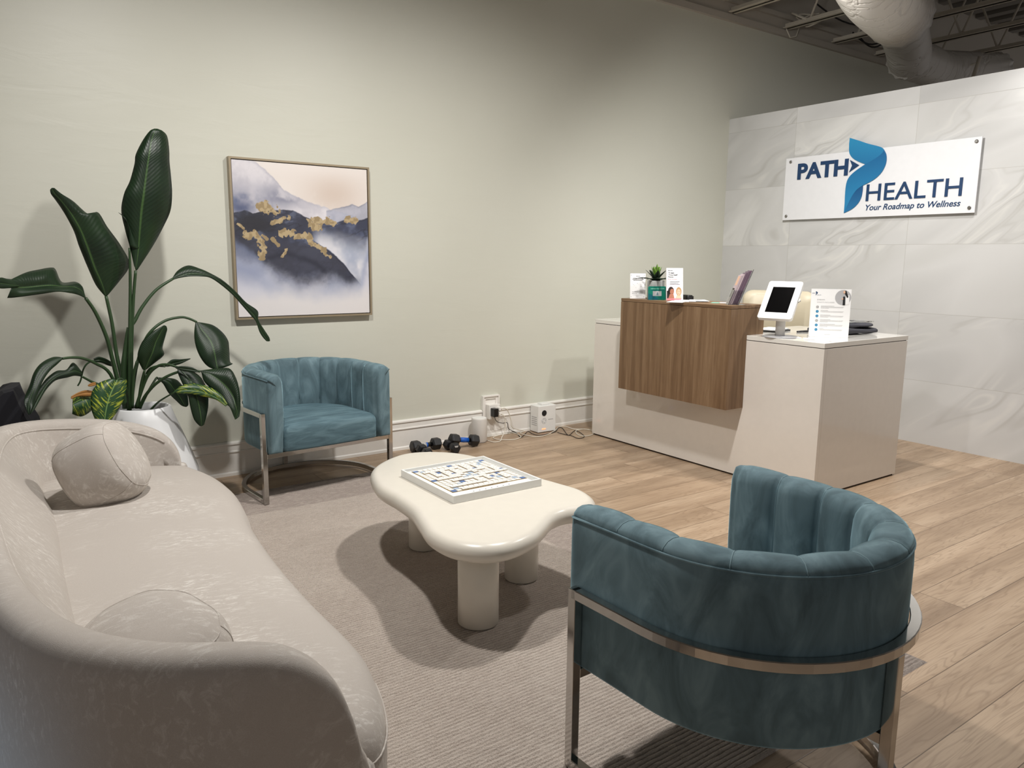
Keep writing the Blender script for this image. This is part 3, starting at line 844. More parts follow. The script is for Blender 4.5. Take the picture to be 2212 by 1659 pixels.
# ================================================================ SOFA
SZ = .013
t = thing('curved_sofa', 'cream chenille sofa with a curved wraparound back and kidney-shaped seat', 'sofa', (.3, 2.6, SZ))
P = [(.535,1.318,.40,.0),(.532,1.316,.46,.0),(.522,1.314,.53,.0),(.500,1.312,.59,.0),(.47,1.310,.632,.0),(.42,1.312,.672,.01),(.36,1.322,.692,.015),(.30,1.342,.70,.02),(.2,1.41,.70,.04),(.1,1.53,.70,.07),(.03,1.70,.70,.10),(-.02,1.95,.70,.12),(-.045,2.3,.697,.15),(-.055,2.6,.695,.17),(-.05,2.9,.692,.18),(-.035,3.2,.69,.17),(-.01,3.5,.69,.13),(.04,3.70,.69,.09),(.13,3.82,.68,.06),(.25,3.865,.668,.04),(.40,3.87,.65,.03),(.52,3.86,.625,.02),(.60,3.852,.597,.01),(.66,3.846,.562,.0),(.705,3.842,.515,.0),(.732,3.838,.46,.0),(.742,3.836,.40,.0)]
S = cr(P, 5); T2 = .045
def frm(i):
    a = S[max(i-1, 0)]; b = S[min(i+1, len(S)-1)]; tt = (b-a)[:2]; tt = tt/np.hypot(*tt); return np.array([-tt[1], tt[0]])   # points outward? checked below
rings = []; inner = []
sgn = None
for i, q in enumerate(S):
    nn = frm(i)
    if sgn is None: sgn = 1 if np.dot(nn, np.array([0, -1])) > 0 else -1
    nn = nn*sgn; x, y, zt, lean = q
    x, y = q[0], q[1]
    def pt(o_, z): return (x+nn[0]*o_, y+nn[1]*o_, z)
    h = zt; zb = SZ+.012
    prof = [(.035, zb), (.045, zb+.02), (.047, .2), (.047, h-.10), (.046, h-.045), (.040, h-.018), (.026, h-.004), (.006, h), (-.016, h-.001), (-.032, h-.007), (-.041, h-.018), (-.045, h-.030),
            (-.046-.10*lean, h-.06), (-.046-.35*lean, h-.12), (-.046-.75*lean, h-.20), (-.046-lean, max(h-.28, .36)), (-.046-lean, .30), (-.046-lean, zb)]
    prof = [(o_, max(z, zb+.001*k)) for k, (o_, z) in enumerate(prof)]
    rings.append([pt(o_, z) for o_, z in prof])
    inner.append(pt(-.0455, h-.036))
def endcap(r, d):
    cen = np.mean(np.array(r), 0); res = []
    for f, s_ in ((.93, .010), (.78, .018), (.4, .022)):
        res.append([tuple(cen+(np.array(p)-cen)*np.array([f if abs(d[0]) < .5 else 1, f if abs(d[1]) < .5 else 1, 1-(1-f)*.25])+np.array(d)*s_) for p in r])
    return res
d0 = (1, .0, 0)
rings = list(reversed(endcap(rings[0], d0)))+rings+endcap(rings[-1], d0)
m = MB(); m.smooth = True; m.loft(rings); m.build('backrest', M['chenille'], t)
MB().tube([Vector(p) for p in inner[3:-14]], .0045, 6).build('piping', M['chenille'], t)
so = [(.745,3.72),(.80,3.60),(.833,3.42),(.84,3.22),(.815,2.98),(.78,2.78),(.755,2.5),(.742,2.26),(.738,2.0),(.742,1.80),(.735,1.65),(.70,1.50),(.648,1.385),(.58,1.33),(.45,1.345),(.3,1.375),(.14,1.52),(.06,1.72),(.01,2.1),(-.01,2.6),(.0,3.1),(.03,3.5),(.1,3.74),(.3,3.81),(.55,3.81)]
so = cr(so, 4, True)
cx_ = .40; cy_ = 2.6
m = MB(); m.smooth = True; rings = []
def inset(P, d):
    ar = sum(P[i-1][0]*P[i][1]-P[i][0]*P[i-1][1] for i in range(len(P))); s_ = 1 if ar > 0 else -1
    return offs(P, d*s_)
for d, z in ((.035, .02), (.018, .03), (.008, .10), (.002, .22), (.0, .30), (.004, .345), (.016, .378), (.036, .401), (.064, .417), (.10, .427)):
    rings.append([(p[0], p[1], z+SZ) for p in inset(so, d)])
last = inset(so, .10)
med = [(.37, min(max(p[1], 1.85), 3.35)) for p in last]
for f, z in ((.85, .4335), (.6, .441), (.3, .446), (.01, .448)):
    rings.append([(q_[0]+(p[0]-q_[0])*f, q_[1]+(p[1]-q_[1])*f, z+SZ) for p, q_ in zip(last, med)])
m.loft(rings); m.build('seat', M['chenille'], t)
# seam where the seat top meets the front panel at the near corner
MB().tube([(p[0], p[1], .335+SZ) for p in inset(so, .0) if p[0] > .5 and p[1] < 1.62], .0025, 6).build('seat_seam', M['chenille'], t)
for x, y in ((.2, 1.6), (.55, 1.7), (.2, 3.5), (.6, 3.4)): MB().lathe([(.03, 0), (.03, .03)], 16, (x, y, SZ-.0), ).build('leg', M['blackrub'], t)

# ---- boulder cushions
def boulder(name, label, c, rx, ry, rz_, rot, e=.72, seed=1):
    """soft box-edged ball cushion with seams"""
    Mx = Matrix.Translation(c) @ rot.to_matrix().to_4x4()
    tt = thing(name, label, 'cushion', (c[0], c[1], c[2]-rz_))
    m = MB(); m.smooth = True; rings = []; nu, nv_ = 64, 40
    def sp(v, e_): return math.copysign(abs(v)**e_, v)
    def surf(u, v, k=1.):
        x = rx*sp(math.cos(v), e)*sp(math.cos(u), .85); y = ry*sp(math.cos(v), e)*sp(math.sin(u), .85); z = rz_*sp(math.sin(v), e*.95)
        pu = 1+.012*math.sin(u*9+seed)*math.exp(-((abs(v)-.75)/.25)**2)
        return Vector((x*pu*k, y*pu*k, z*k))
    for j in range(nv_+1):
        v = -PI/2*.995+PI*.995*j/nv_
        rings.append([Mx @ surf(2*PI*i/nu, v) for i in range(nu)])
    m.loft(rings); m.build('cushion_cover', M['chenille'], tt)
    for vv in (.72, -.72):
        MB().tube([Mx @ surf(2*PI*i/64, vv, 1.002) for i in range(64)], .0015, 5, closed=True).build('seam', M['chenille'], tt)
    for uu in (.8, 2.4, 3.9, 5.5):
        MB().tube([Mx @ surf(uu, -.72+1.44*i/20, 1.002) for i in range(21)], .0013, 5).build('seam', M['chenille'], tt)
    return tt
from mathutils import Euler
boulder('round_cushion', 'cream rounded box-edged cushion leaning at the far end of the sofa', (.345, 3.255, .580), .165, .160, .135, Euler((rad(-8), rad(62), rad(-35))), .62, 2)
boulder('round_cushion', 'cream rounded cushion behind the near arm of the sofa, only its top showing', (.255, 1.765, .487), .165, .16, .125, Euler((rad(16), rad(-6), rad(30))), .80, 5)

# ================================================================ POTTED PLANT
t = thing('potted_plant', 'tall potted bird of paradise plant in a white flared pot behind the sofa', 'plant', (.678, 4.40, 0))
pc = (.678, 4.40, 0)
MB().lathe([(.13, 0), (.17, .01), (.225, .07), (.252, .14), (.262, .20), (.258, .235), (.235, .31), (.195, .42), (.155, .53), (.136, .588), (.128, .594), (.122, .588), (.126, .54), (.128, .52)], 56, pc, cap1=False).build('pot', M['potwhite'], t, smooth=True)
MB().lathe([(.001, .0), (.131, .0), (.131, .012), (.06, .018), (.001, .02)], 32, (pc[0], pc[1], .535)).build('soil', M['soil'], t, smooth=True)
def zc(x, y): return (x/2.1823, 240+y/2.1829)
def leafmesh(name, rows, mat=M['leaf'], bow=.0, n=7):
    """rows: (Lx,Ly,Mx,My,Rx,Ry,depth Y,dYleft,dYright) in crop coordinates; interpolated, folded at the midrib"""
    R2 = cr(rows, 6); grid = []
    for r_ in R2:
        Lp = ony(*zc(r_[0], r_[1]), min(r_[6]+r_[7], 4.84)); Mp = ony(*zc(r_[2], r_[3]), min(r_[6], 4.84)); Rp = ony(*zc(r_[4], r_[5]), min(r_[6]+r_[8], 4.84))
        row = []
        for k in range(n): 
            a = k/n; p = Lp.lerp(Mp, a); p.y -= .18*(Lp-Mp).length*math.sin(PI*a); row.append(p)
        for k in range(n+1):
            a = k/n; p = Mp.lerp(Rp, a); p.y -= .18*(Rp-Mp).length*math.sin(PI*a); row.append(p)
        grid.append(row)
    m = MB(); m.smooth = True; m.loft(grid, False, False, False)
    nn = len(grid[0]); kk = len(grid)
    o = m.build(name, mat, t)
    uv = o.data.uv_layers.new(name='UVMap')
    for l in o.data.loops:
        vi = l.vertex_index; uv.data[l.index].uv = ((vi % nn)/(nn-1), (vi//nn)/(kk-1))
    s = o.modifiers.new('thickness', 'SOLIDIFY'); s.thickness = .0014; s.offset = 0
    return o
def stem(pts, r0=.011, r1=.006, mat=M['stem'], name='stem'):
    """pts: (x,y,Y) in crop coordinates"""
    P_ = [Vector(ony(*zc(a, b), min(Y, 4.84))) for a, b, Y in pts]
    P_ = [Vector(q) for q in cr([tuple(p) for p in P_], 5)]; k = len(P_)
    MB().tube(P_, [r0+(r1-r0)*i/(k-1) for i in range(k)], 8).build(name, mat, t)
B = (612, 1400)
# A tall upright leaf
leafmesh('leaf', [(632,728,640,752,648,748,4.36,0,0),(612,640,652,650,718,640,4.36,.02,.03),(590,560,658,560,770,545,4.35,.03,.05),(572,470,665,475,803,470,4.34,.03,.06),(585,390,675,400,811,390,4.33,.02,.06),(612,330,684,330,806,310,4.33,.02,.05),(634,250,695,250,799,240,4.33,.02,.05),(640,205,703,200,797,180,4.33,.02,.05),(672,140,713,140,788,120,4.34,.02,.04),(705,95,727,98,768,95,4.34,.01,.02),(728,83,736,83,744,84,4.35,0,0)])
leafmesh('leaf_edge', [(612,640,652,650,655,645,4.36,0,0),(598,520,615,560,620,560,4.36,0,0),(575,490,590,510,594,512,4.36,0,0),(558,478,560,480,562,481,4.36,0,0)])
stem([(640,752,4.36),(628,900,4.38),(620,1100,4.40),(617,1400,4.40)], .007, .011)
# B large left leaf
leafmesh('leaf', [(494,872,500,874,508,868,4.42,0,0),(452,820,478,810,560,805,4.41,.02,.03),(415,740,445,740,604,745,4.40,.02,.06),(390,680,420,670,606,700,4.39,.02,.07),(370,630,400,615,560,620,4.38,.02,.06),(350,570,378,560,505,545,4.37,.02,.05),(320,510,350,510,462,478,4.36,.01,.05),(290,460,325,470,415,485,4.35,.01,.04),(262,420,290,425,345,425,4.33,.01,.03),(240,390,258,388,290,390,4.31,0,.01),(236,370,244,362,256,362,4.30,0,0)])
stem([(500,872,4.42),(528,1000,4.42),(550,1150,4.42),(575,1260,4.41),(600,1400,4.40)], .008, .012)
# C left horizontal leaf in folds
leafmesh('leaf', [(400,872,406,882,410,888,4.30,0,0),(388,828,385,848,372,868,4.29,.03,-.02),(355,805,350,830,330,858,4.27,.05,-.03),(292,806,290,826,270,852,4.25,.07,-.04),(262,748,240,822,200,862,4.22,.08,-.05),(240,738,190,825,140,870,4.19,.08,-.05),(180,748,140,830,95,876,4.16,.07,-.04),(120,762,95,832,60,880,4.13,.05,-.02),(45,797,55,830,34,881,4.10,.0,0)])
leafmesh('leaf_fold', [(60,793,92,825,80,832,4.12,0,0),(30,790,40,818,40,835,4.08,0,0),(0,785,0,812,0,836,4.05,0,0),(-50,800,-50,812,-50,822,4.0,0,0)])
stem([(404,882,4.30),(450,950,4.33),(500,1060,4.36),(530,1170,4.38),(560,1290,4.39),(595,1400,4.40)], .008, .012)
# D long arching leaf to the right
leafmesh('leaf', [(812,788,816,790,820,794,4.46,0,0),(838,752,850,778,850,786,4.46,.02,0),(886,728,890,768,895,780,4.46,.03,-.01),(940,742,940,768,945,780,4.46,.02,-.01),(990,764,990,776,990,786,4.47,.01,0),(1050,798,1046,808,1040,818,4.48,0,0),(1110,850,1104,860,1098,868,4.49,0,0),(1160,902,1152,914,1146,922,4.50,0,0),(1214,942,1196,962,1186,968,4.50,.01,0),(1218,985,1212,992,1206,992,4.50,0,0),(1245,1030,1232,1036,1222,1038,4.50,0,0),(1268,1065,1252,1070,1238,1065,4.50,0,0),(1273,1084,1264,1086,1256,1085,4.50,0,0)])
stem([(816,790,4.46),(740,840,4.45),(680,910,4.44),(640,980,4.43),(600,1080,4.42),(600,1400,4.40)], .007, .012)
# E drooping right leaf
leafmesh('leaf', [(922,992,930,995,940,996,4.42,0,0),(916,1040,950,1030,1000,1008,4.40,0,.03),(918,1085,975,1060,1045,1040,4.38,0,.04),(930,1130,995,1090,1074,1080,4.36,0,.05),(950,1170,1008,1130,1080,1120,4.34,0,.05),(975,1200,1016,1170,1084,1180,4.33,0,.04),(1000,1214,1022,1206,1096,1192,4.32,0,.03),(1018,1216,1030,1214,1060,1208,4.32,0,.02)])
stem([(928,995,4.42),(890,978,4.42),(850,972,4.42),(780,988,4.42),(720,1030,4.41),(680,1090,4.41),(640,1220,4.40),(618,1400,4.40)], .006, .009)
# F small leaf
leafmesh('leaf', [(672,1218,682,1222,690,1218,4.32,0,0),(650,1170,700,1180,725,1190,4.31,0,.02),(652,1130,718,1140,772,1150,4.30,0,.03),(672,1085,735,1090,766,1115,4.30,0,.03),(705,1050,752,1055,780,1060,4.30,0,.02),(745,1025,765,1030,788,1030,4.30,0,.01),(772,1010,778,1010,784,1014,4.30,0,0)])
stem([(682,1222,4.32),(665,1290,4.35),(650,1400,4.38)], .006, .008)
# G long leaf hanging on the right
leafmesh('leaf', [(836,1205,842,1210,850,1206,4.24,0,0),(840,1240,872,1240,905,1225,4.22,0,.02),(862,1290,905,1285,950,1260,4.20,0,.03),(885,1340,925,1340,978,1320,4.18,0,.03),(898,1400,940,1400,982,1380,4.17,0,.03),(915,1455,948,1450,975,1430,4.16,0,.02),(940,1484,950,1486,962,1478,4.16,0,0)])
stem([(842,1210,4.24),(790,1195,4.27),(740,1205,4.30),(690,1260,4.34),(640,1400,4.38)], .006, .009)
# H dark leaf by the chair
leafmesh('leaf', [(935,1225,944,1228,950,1232,4.22,0,0),(985,1218,990,1240,960,1270,4.20,.02,0),(1040,1212,1035,1270,985,1300,4.18,.03,0),(1085,1216,1075,1310,1020,1335,4.16,.03,0),(1115,1265,1100,1350,1045,1360,4.14,.03,0),(1130,1330,1110,1385,1070,1385,4.12,.02,0),(1133,1395,1118,1420,1085,1400,4.11,.01,0),(1128,1440,1108,1455,1102,1440,4.10,0,0)])
stem([(944,1228,4.22),(880,1222,4.24),(800,1245,4.27),(730,1290,4.31),(680,1350,4.35),(660,1400,4.38)], .006, .009)
# I variegated leaf right
leafmesh('leaf', [(812,1330,820,1328,824,1324,4.18,0,0),(850,1298,855,1318,850,1332,4.17,.01,0),(900,1284,905,1316,900,1334,4.16,.02,0),(950,1290,955,1325,955,1345,4.15,.02,0),(1010,1312,1005,1345,1010,1358,4.13,.02,0),(1050,1345,1045,1368,1040,1375,4.12,.01,0),(1072,1380,1068,1390,1062,1392,4.11,0,0)], M['leafvar'])
stem([(820,1328,4.18),(780,1350,4.22),(740,1378,4.28),(700,1420,4.33)], .004, .006)
# J leaf behind
leafmesh('leaf', [(738,1262,742,1258,750,1256,4.50,0,0),(768,1285,790,1275,820,1262,4.50,0,.02),(795,1330,820,1312,852,1285,4.50,0,.02),(830,1365,848,1350,880,1325,4.50,0,.02),(855,1388,868,1385,888,1375,4.50,0,.01),(872,1394,878,1395,886,1390,4.50,0,0)])
stem([(742,1258,4.50),(735,1262,4.49),(700,1320,4.46),(660,1400,4.42)], .005, .007)
# K variegated front leaf
leafmesh('leaf', [(520,1262,552,1268,596,1266,4.16,0,0),(470,1280,540,1292,598,1282,4.15,.01,.01),(440,1310,525,1325,594,1325,4.14,.01,.01),(428,1350,512,1360,578,1370,4.13,.01,.01),(430,1400,502,1400,555,1415,4.12,.01,.01),(442,1440,495,1445,530,1450,4.11,.01,.01),(470,1500,490,1505,505,1500,4.10,0,0)], M['leafvar'])
stem([(552,1268,4.16),(575,1265,4.22),(598,1320,4.32),(610,1400,4.38)], .005, .008)
# L torn browned leaf
leafmesh('leaf', [(436,1328,440,1350,442,1400,4.30,0,0),(405,1318,410,1350,415,1425,4.28,0,0),(375,1325,378,1360,380,1440,4.27,0,0),(342,1350,342,1380,340,1428,4.26,0,0)], M['leafvar'])
leafmesh('leaf_tip', [(438,1320,438,1326,438,1345,4.27,0,0),(405,1316,402,1328,400,1345,4.26,0,0),(370,1326,368,1336,366,1346,4.26,0,0),(335,1345,334,1352,336,1358,4.25,0,0)], M['deadleaf'])
leafmesh('leaf_tip', [(450,1278,452,1285,452,1292,4.25,0,0),(430,1282,430,1290,430,1298,4.24,0,0),(414,1292,414,1295,416,1298,4.24,0,0)], M['deadleaf'])
# M, N arching left leaves
leafmesh('leaf', [(296,1162,296,1166,292,1172,4.22,0,0),(250,1160,262,1178,268,1195,4.20,.02,0),(195,1188,215,1210,235,1225,4.17,.02,0),(160,1232,182,1255,205,1268,4.14,.02,0),(140,1290,160,1310,180,1325,4.11,.02,0),(118,1345,140,1365,160,1375,4.09,.01,0),(116,1385,135,1410,150,1400,4.07,0,0),(132,1428,136,1432,140,1425,4.06,0,0)])
stem([(294,1167,4.22),(340,1162,4.25),(390,1166,4.28),(450,1190,4.32),(520,1240,4.36),(590,1400,4.40)], .006, .009)
leafmesh('leaf', [(385,1228,388,1238,384,1252,4.30,0,0),(345,1186,355,1225,350,1248,4.28,.02,0),(312,1220,322,1232,318,1256,4.26,.01,0),(265,1226,270,1250,262,1270,4.23,.02,0),(215,1265,225,1285,222,1308,4.20,.01,0),(178,1320,192,1335,195,1350,4.17,0,0),(150,1375,162,1390,168,1398,4.14,0,0),(140,1425,142,1430,146,1428,4.12,0,0)])
stem([(384,1250,4.30),(430,1275,4.32),(480,1300,4.34),(560,1380,4.38)], .005, .008)
# O small leaf behind with dangling tip
leafmesh('leaf', [(440,1168,444,1176,440,1184,4.62,0,0),(465,1158,470,1172,475,1186,4.62,0,0),(500,1168,500,1180,505,1198,4.60,0,0),(530,1185,528,1195,530,1205,4.58,0,0)])
stem([(442,1176,4.62),(412,1190,4.62),(392,1220,4.62),(380,1270,4.62),(366,1296,4.62)], .005, .004)
# P, Q small leaves right of centre
leafmesh('leaf', [(776,1200,780,1204,786,1206,4.3,0,0),(810,1172,815,1190,820,1200,4.3,0,0),(850,1170,852,1180,850,1192,4.29,0,0),(898,1166,898,1168,896,1170,4.28,0,0)])
stem([(780,1204,4.3),(730,1205,4.32),(690,1240,4.35),(640,1400,4.39)], .005, .007)
leafmesh('leaf', [(822,1206,826,1210,830,1214,4.2,0,0),(860,1202,862,1214,866,1226,4.19,0,0),(905,1208,905,1220,900,1230,4.18,0,0),(938,1226,936,1228,930,1232,4.17,0,0)])
# sheath, cut stem, extra petioles
stem([(603,1020,4.40),(592,1120,4.40),(582,1260,4.40),(600,1400,4.40)], .006, .024)
stem([(610,645,4.37),(614,800,4.38),(612,1100,4.38),(610,1410,4.38)], .005, .012)
stem([(645,1180,4.33),(628,1260,4.35),(622,1400,4.38)], .006, .010, M['stem'])
stem([(690,1240,4.34),(660,1330,4.36),(645,1400,4.38)], .005, .008)

# ---- black bag at the far left behind the sofa
P_ = [(-30, 880), (-5, 852), (15, 843), (38, 839), (46, 858), (64, 900), (66, 960)]
t = thing('black_bag', 'black fabric bag slumped behind the sofa at the left edge', 'bag', (.03, 4.4, 0))
m = MB(); m.smooth = False
top = [(-.20, .62), (-.12, .70), (.0, .735), (.03, .728), (.075, .757), (.125, .765), (.145, .70), (.185, .60), (.21, .40), (.22, .0), (-.25, .0), (-.24, .4)]
rings = []
for y_, f in ((4.22, .90), (4.27, .98), (4.36, 1.), (4.46, .97), (4.52, .88)):
    rings.append([(.0+(x-0)*f+.02*math.sin(9*x+20*y_), y_, z*(.90+.10*f)) for x, z in top])
m.loft(rings); m.build('bag_body', M['blackcloth'], t)
m = MB().tube([(-.05, 4.36, .72), (-.08, 4.33, .80-.05), (-.14, 4.33, .74), (-.16, 4.36, .66)], .012, 8); m.build('strap', M['blackcloth'], t)
# ================================================================ RECEPTION DESK
DX, DY0, DY1, DTOP = 3.964, 2.497, 4.488, .93
t = thing('reception_desk', 'white gloss reception desk with a walnut box riser on its front', 'desk', (4.4, 3.5, 0))
m = MB(); m.box(DX, DX+.03, DY0, DY1, .012, DTOP-.033); m.build('front_panel', M['laminate'], t, bevel=.0012)
m = MB(); m.box(DX+.03, 4.885, DY0, DY0+.03, .012, DTOP-.033); m.build('side_panel', M['laminate'], t, bevel=.0012)
m = MB(); m.box(4.855, 4.885, DY0+.03, 3.00, .012, DTOP-.033); m.build('side_panel', M['laminate'], t, bevel=.0012)
m = MB(); m.box(DX+.03, 4.60, DY1-.03, DY1, .012, DTOP-.033); m.build('side_panel', M['laminate'], t, bevel=.0012)
m = MB(); m.box(DX+.012, 4.875, DY0+.012, DY0+.024, 0, .012); m.box(DX+.012, DX+.024, DY0+.012, DY1-.012, 0, .012); m.box(DX+.024, 4.59, DY1-.024, DY1-.012, 0, .012)
m.build('base_gap', M['kick'], t)
m = MB(); m.box(DX+.006, 4.88, DY0+.006, 3.10, DTOP-.033, DTOP-.029); m.box(DX+.006, 4.28, 3.10, DY1-.006, DTOP-.033, DTOP-.029)
m.build('shadow_gap', M['kick'], t)
m = MB()
m.add([(DX, DY0, DTOP-.029), (4.89, DY0, DTOP-.029), (4.89, 3.30, DTOP-.029), (4.30, 3.30, DTOP-.029), (4.30, DY1, DTOP-.029), (DX, DY1, DTOP-.029),
       (DX, DY0, DTOP), (4.89, DY0, DTOP), (4.89, 3.30, DTOP), (4.30, 3.30, DTOP), (4.30, DY1, DTOP), (DX, DY1, DTOP)],
      [(5,4,3,2,1,0), (6,7,8,9,10,11), (0,1,7,6), (1,2,8,7), (2,3,9,8), (3,4,10,9), (4,5,11,10), (5,0,6,11)])
m.build('countertop', M['lamtop'], t, bevel=.0015)
m = MB(); m.box(4.00, 4.58, 3.04, DY1-.03, .70, .73); m.build('work_surface', M['laminate'], t)
m = MB(); m.box(4.10, 4.56, 4.00, DY1-.035, .02, .70); m.build('drawer_unit', M['laminate'], t)
# walnut riser
WX0, WX1, WY0, WY1, WZ0, WZ1 = 3.797, 4.125, 3.040, 4.022, .463, 1.12
w2 = MB()
w2.box(WX0, WX0+.02, WY0, WY1, WZ0, WZ1-.022)                     # front skin
w2.box(WX0+.02, DX-.0005, WY0, WY1, WZ0, WZ0+.02)
w2.box(WX0+.02, WX1, WY0, WY0+.02, DTOP+.0005, WZ1-.022); w2.box(WX0+.02, WX1, WY1-.02, WY1, DTOP+.0005, WZ1-.022)
w2.box(WX0+.02, DX-.0005, WY0, WY0+.02, WZ0+.02, DTOP+.0005); w2.box(WX0+.02, DX-.0005, WY1-.02, WY1, WZ0+.02, DTOP+.0005)
w2.box(WX1-.02, WX1, WY0+.02, WY1-.02, DTOP+.0005, WZ1-.022)
ro = w2.build('riser_box', M['walnut'], t)
MB().box(WX0+.003, WX1-.003, WY0+.003, WY1-.003, WZ1-.022, WZ1-.0195).build('riser_gap', M['kick'], t)
MB().box(WX0, WX1, WY0, WY1, WZ1-.0195, WZ1).build('riser_top', M['walnut_top'], t, bevel=.001)

ZT = WZ1+.0006
def upright(p0, p1, lean=0.):
    """plane standing between two floor points, x to the right, y up; lean in radians away from viewer"""
    u = Vector(p1)-Vector(p0); u.z = 0; w_ = u.length; u.normalize()
    back = Vector((0, 0, 1)).cross(u)            # points away from the viewer
    v = Vector((0, 0, 1))*math.cos(lean)+back*math.sin(lean)
    return frame_M(p0, u, v), w_
random.seed(11)
def squiggle(mb, Mx, x, y, w_, h, z):
    """a line of writing too small to read: short strokes of uneven length"""
    a = x
    while a < x+w_-.0005:
        b = min(x+w_, a+random.uniform(.0025, .008)); rect_on(mb, Mx, a, y, b-a, h, z); a = b+.0009
# ---- notice card (its square code left out)
P0 = Vector((3.812, 3.948, ZT)); P1 = Vector((3.914, 3.897, ZT)); Mx, wd = upright(P0, P1, rad(4)); hh = .178
t = thing('notice_card', 'white framed notice card with small grey text at the left end of the walnut riser', 'card', (P0+P1)/2)
m = MB(); rect_on(m, Mx, 0, 0, wd, hh, -.006, 0); m.build('panel', M['paper'], t, bevel=.0008)
m = MB(); rect_on(m, Mx, .0, hh, wd, .002, -.006, 0); m.build('top_edge', M['concrete'], t)
m = MB(); s = wd/.118
disc_on(m, Mx, .050*s, hh-.020, .003, .0006)
squiggle(m, Mx, .056*s, hh-.022, .018*s, .003, .0006)
for k, (x, l) in enumerate(((.022, .074), (.016, .086), (.024, .070))): squiggle(m, Mx, x*s, hh-.036-.0068*k, l*s, .0034, .0006)
squiggle(m, Mx, .015*s, .045, .085*s, .0026, .0006); squiggle(m, Mx, .015*s, .034, .042*s, .0024, .0006); squiggle(m, Mx, .062*s, .034, .036*s, .0024, .0006)
for x, y in ((.008, .012), (.106, .012), (.008, hh-.012), (.106, hh-.012)): disc_on(m, Mx, x*s, y, .002, .0006)
m.build('printed_text', M['ink'], t)
m = MB(); squiggle(m, Mx, .025*s, .024, .065*s, .0016, .0006); squiggle(m, Mx, .045*s, .016, .02*s, .0016, .0006)
random.seed(3)
for k in range(16): disc_on(m, Mx, random.uniform(.01, .1)*s, random.uniform(.05, hh-.05), random.uniform(.0008, .0022), .0004)
m.build('printed_dots', M['inkgrey'], t)
# ---- succulent pot
pc = onz(1417, 646, ZT)+Vector((.03, .055, 0)); pc.x = 3.905; pc.y = 3.790; pc.z = ZT
t = thing('potted_succulent', 'small spiky green succulent in a round grey pot on the walnut riser', 'plant', pc)
pr = .060
MB().lathe([(pr*.93, 0), (pr*.98, .004), (pr, .128), (pr*.99, .131), (pr*.9, .131), (pr*.9, .115)], 40, pc, cap1=False).build('pot', M['concrete'], t, smooth=True)
MB().lathe([(.001, .112), (pr*.91, .112), (.001, .116)], 24, pc).build('soil', M['soil'], t)
random.seed(8)
def blade(c, az, el, L, wd_, curl, mat):
    rings = []; n = 9; p = Vector(c); e = el
    d_az = Vector((math.cos(az), math.sin(az), 0)); side = Vector((-math.sin(az), math.cos(az), 0))
    for i in range(n+1):
        f = i/n; w_ = wd_*(math.sin(PI*min(1, .28+.72*f))**.8 if f < .999 else .02)
        d = d_az*math.cos(e)+Vector((0, 0, 1))*math.sin(e); up = side.cross(d)*-1
        rings.append([p-side*w_, p-up*w_*.30-side*w_*.4, p-up*w_*.36, p-up*w_*.30+side*w_*.4, p+side*w_, p+up*.001])
        p = p+d*L/n; e -= curl/n
    m = MB(); m.smooth = True; m.loft(rings); m.build('leaf', mat, t)
c0 = pc+Vector((0, 0, .122))
for k in range(8): blade(c0, k*PI/4+.2, rad(34), .125+.03*(k % 2), .017, rad(60), M['aloedark'])
for k in range(7): blade(c0+Vector((0, 0, .01)), k*2*PI/7+.5, rad(50), .105, .019, rad(14), M['aloedark'])
for k in range(6): blade(c0+Vector((0, 0, .03)), k*PI/3+.1, rad(66), .085, .021, rad(4), M['aloe'])
blade(c0+Vector((0, 0, .04)), 0, rad(86), .085, .018, 0, M['aloe'])
# ---- teal financing card in front of the pot
P0 = Vector((3.806, 3.800, ZT)); P1 = Vector((3.895, 3.757, ZT)); P0 = onz(1396, 648, ZT); P1 = onz(1435, 648, ZT); sh = Vector((.018, .0, 0)); P0 += sh; P1 += sh
Mx, wd = upright(P0, P1, rad(6)); hh = .094
t = thing('financing_card', 'teal green flexible financing card propped against the succulent pot', 'card', (P0+P1)/2)
m = MB(); poly_on(m, Mx, rrect(0, 0, wd, hh, .010), -.0022, 0); m.build('panel', M['teal'], t)
m = MB(); poly_on(m, Mx, [(0.001, .001), (wd*.6, .001), (wd*.35, .03), (.001, .045)], .0003); m.build('blue_corner', M['teal2'], t)
m = MB(); text_on(m, Mx, 'FLEXIBLE FINANCING', wd*.14, hh-.020, wd*.76, .0062, bold=.02, zoff=.0006); m.build('title', M['mint'], t)
m = MB(); squiggle(m, Mx, wd*.15, hh-.028, wd*.7, .003, .0006); squiggle(m, Mx, wd*.18, .019, wd*.62, .0018, .0006); squiggle(m, Mx, wd*.25, .013, wd*.48, .0018, .0006)
m.build('small_text', M['teal2'], t)
m = MB(); rect_on(m, Mx, wd*.26, .027, wd*.48, .034, .0006); m.build('logo_panel', M['ltgrey'], t)
m = MB(); bx = wd*.5; by = .031
poly_on(m, Mx, [(bx-.020, by), (bx+.006, by), (bx+.014, by+.005), (bx-.006, by+.0025)], .0009)
poly_on(m, Mx, [(bx-.010, by+.006), (bx+.004, by+.006), (bx+.012, by+.015), (bx-.0, by+.0105)], .0009)
poly_on(m, Mx, [(bx-.004, by+.012), (bx+.002, by+.012), (bx+.006, by+.025), (bx-.001, by+.018)], .0009)
m.build('logo_mark', M['teal2'], t)
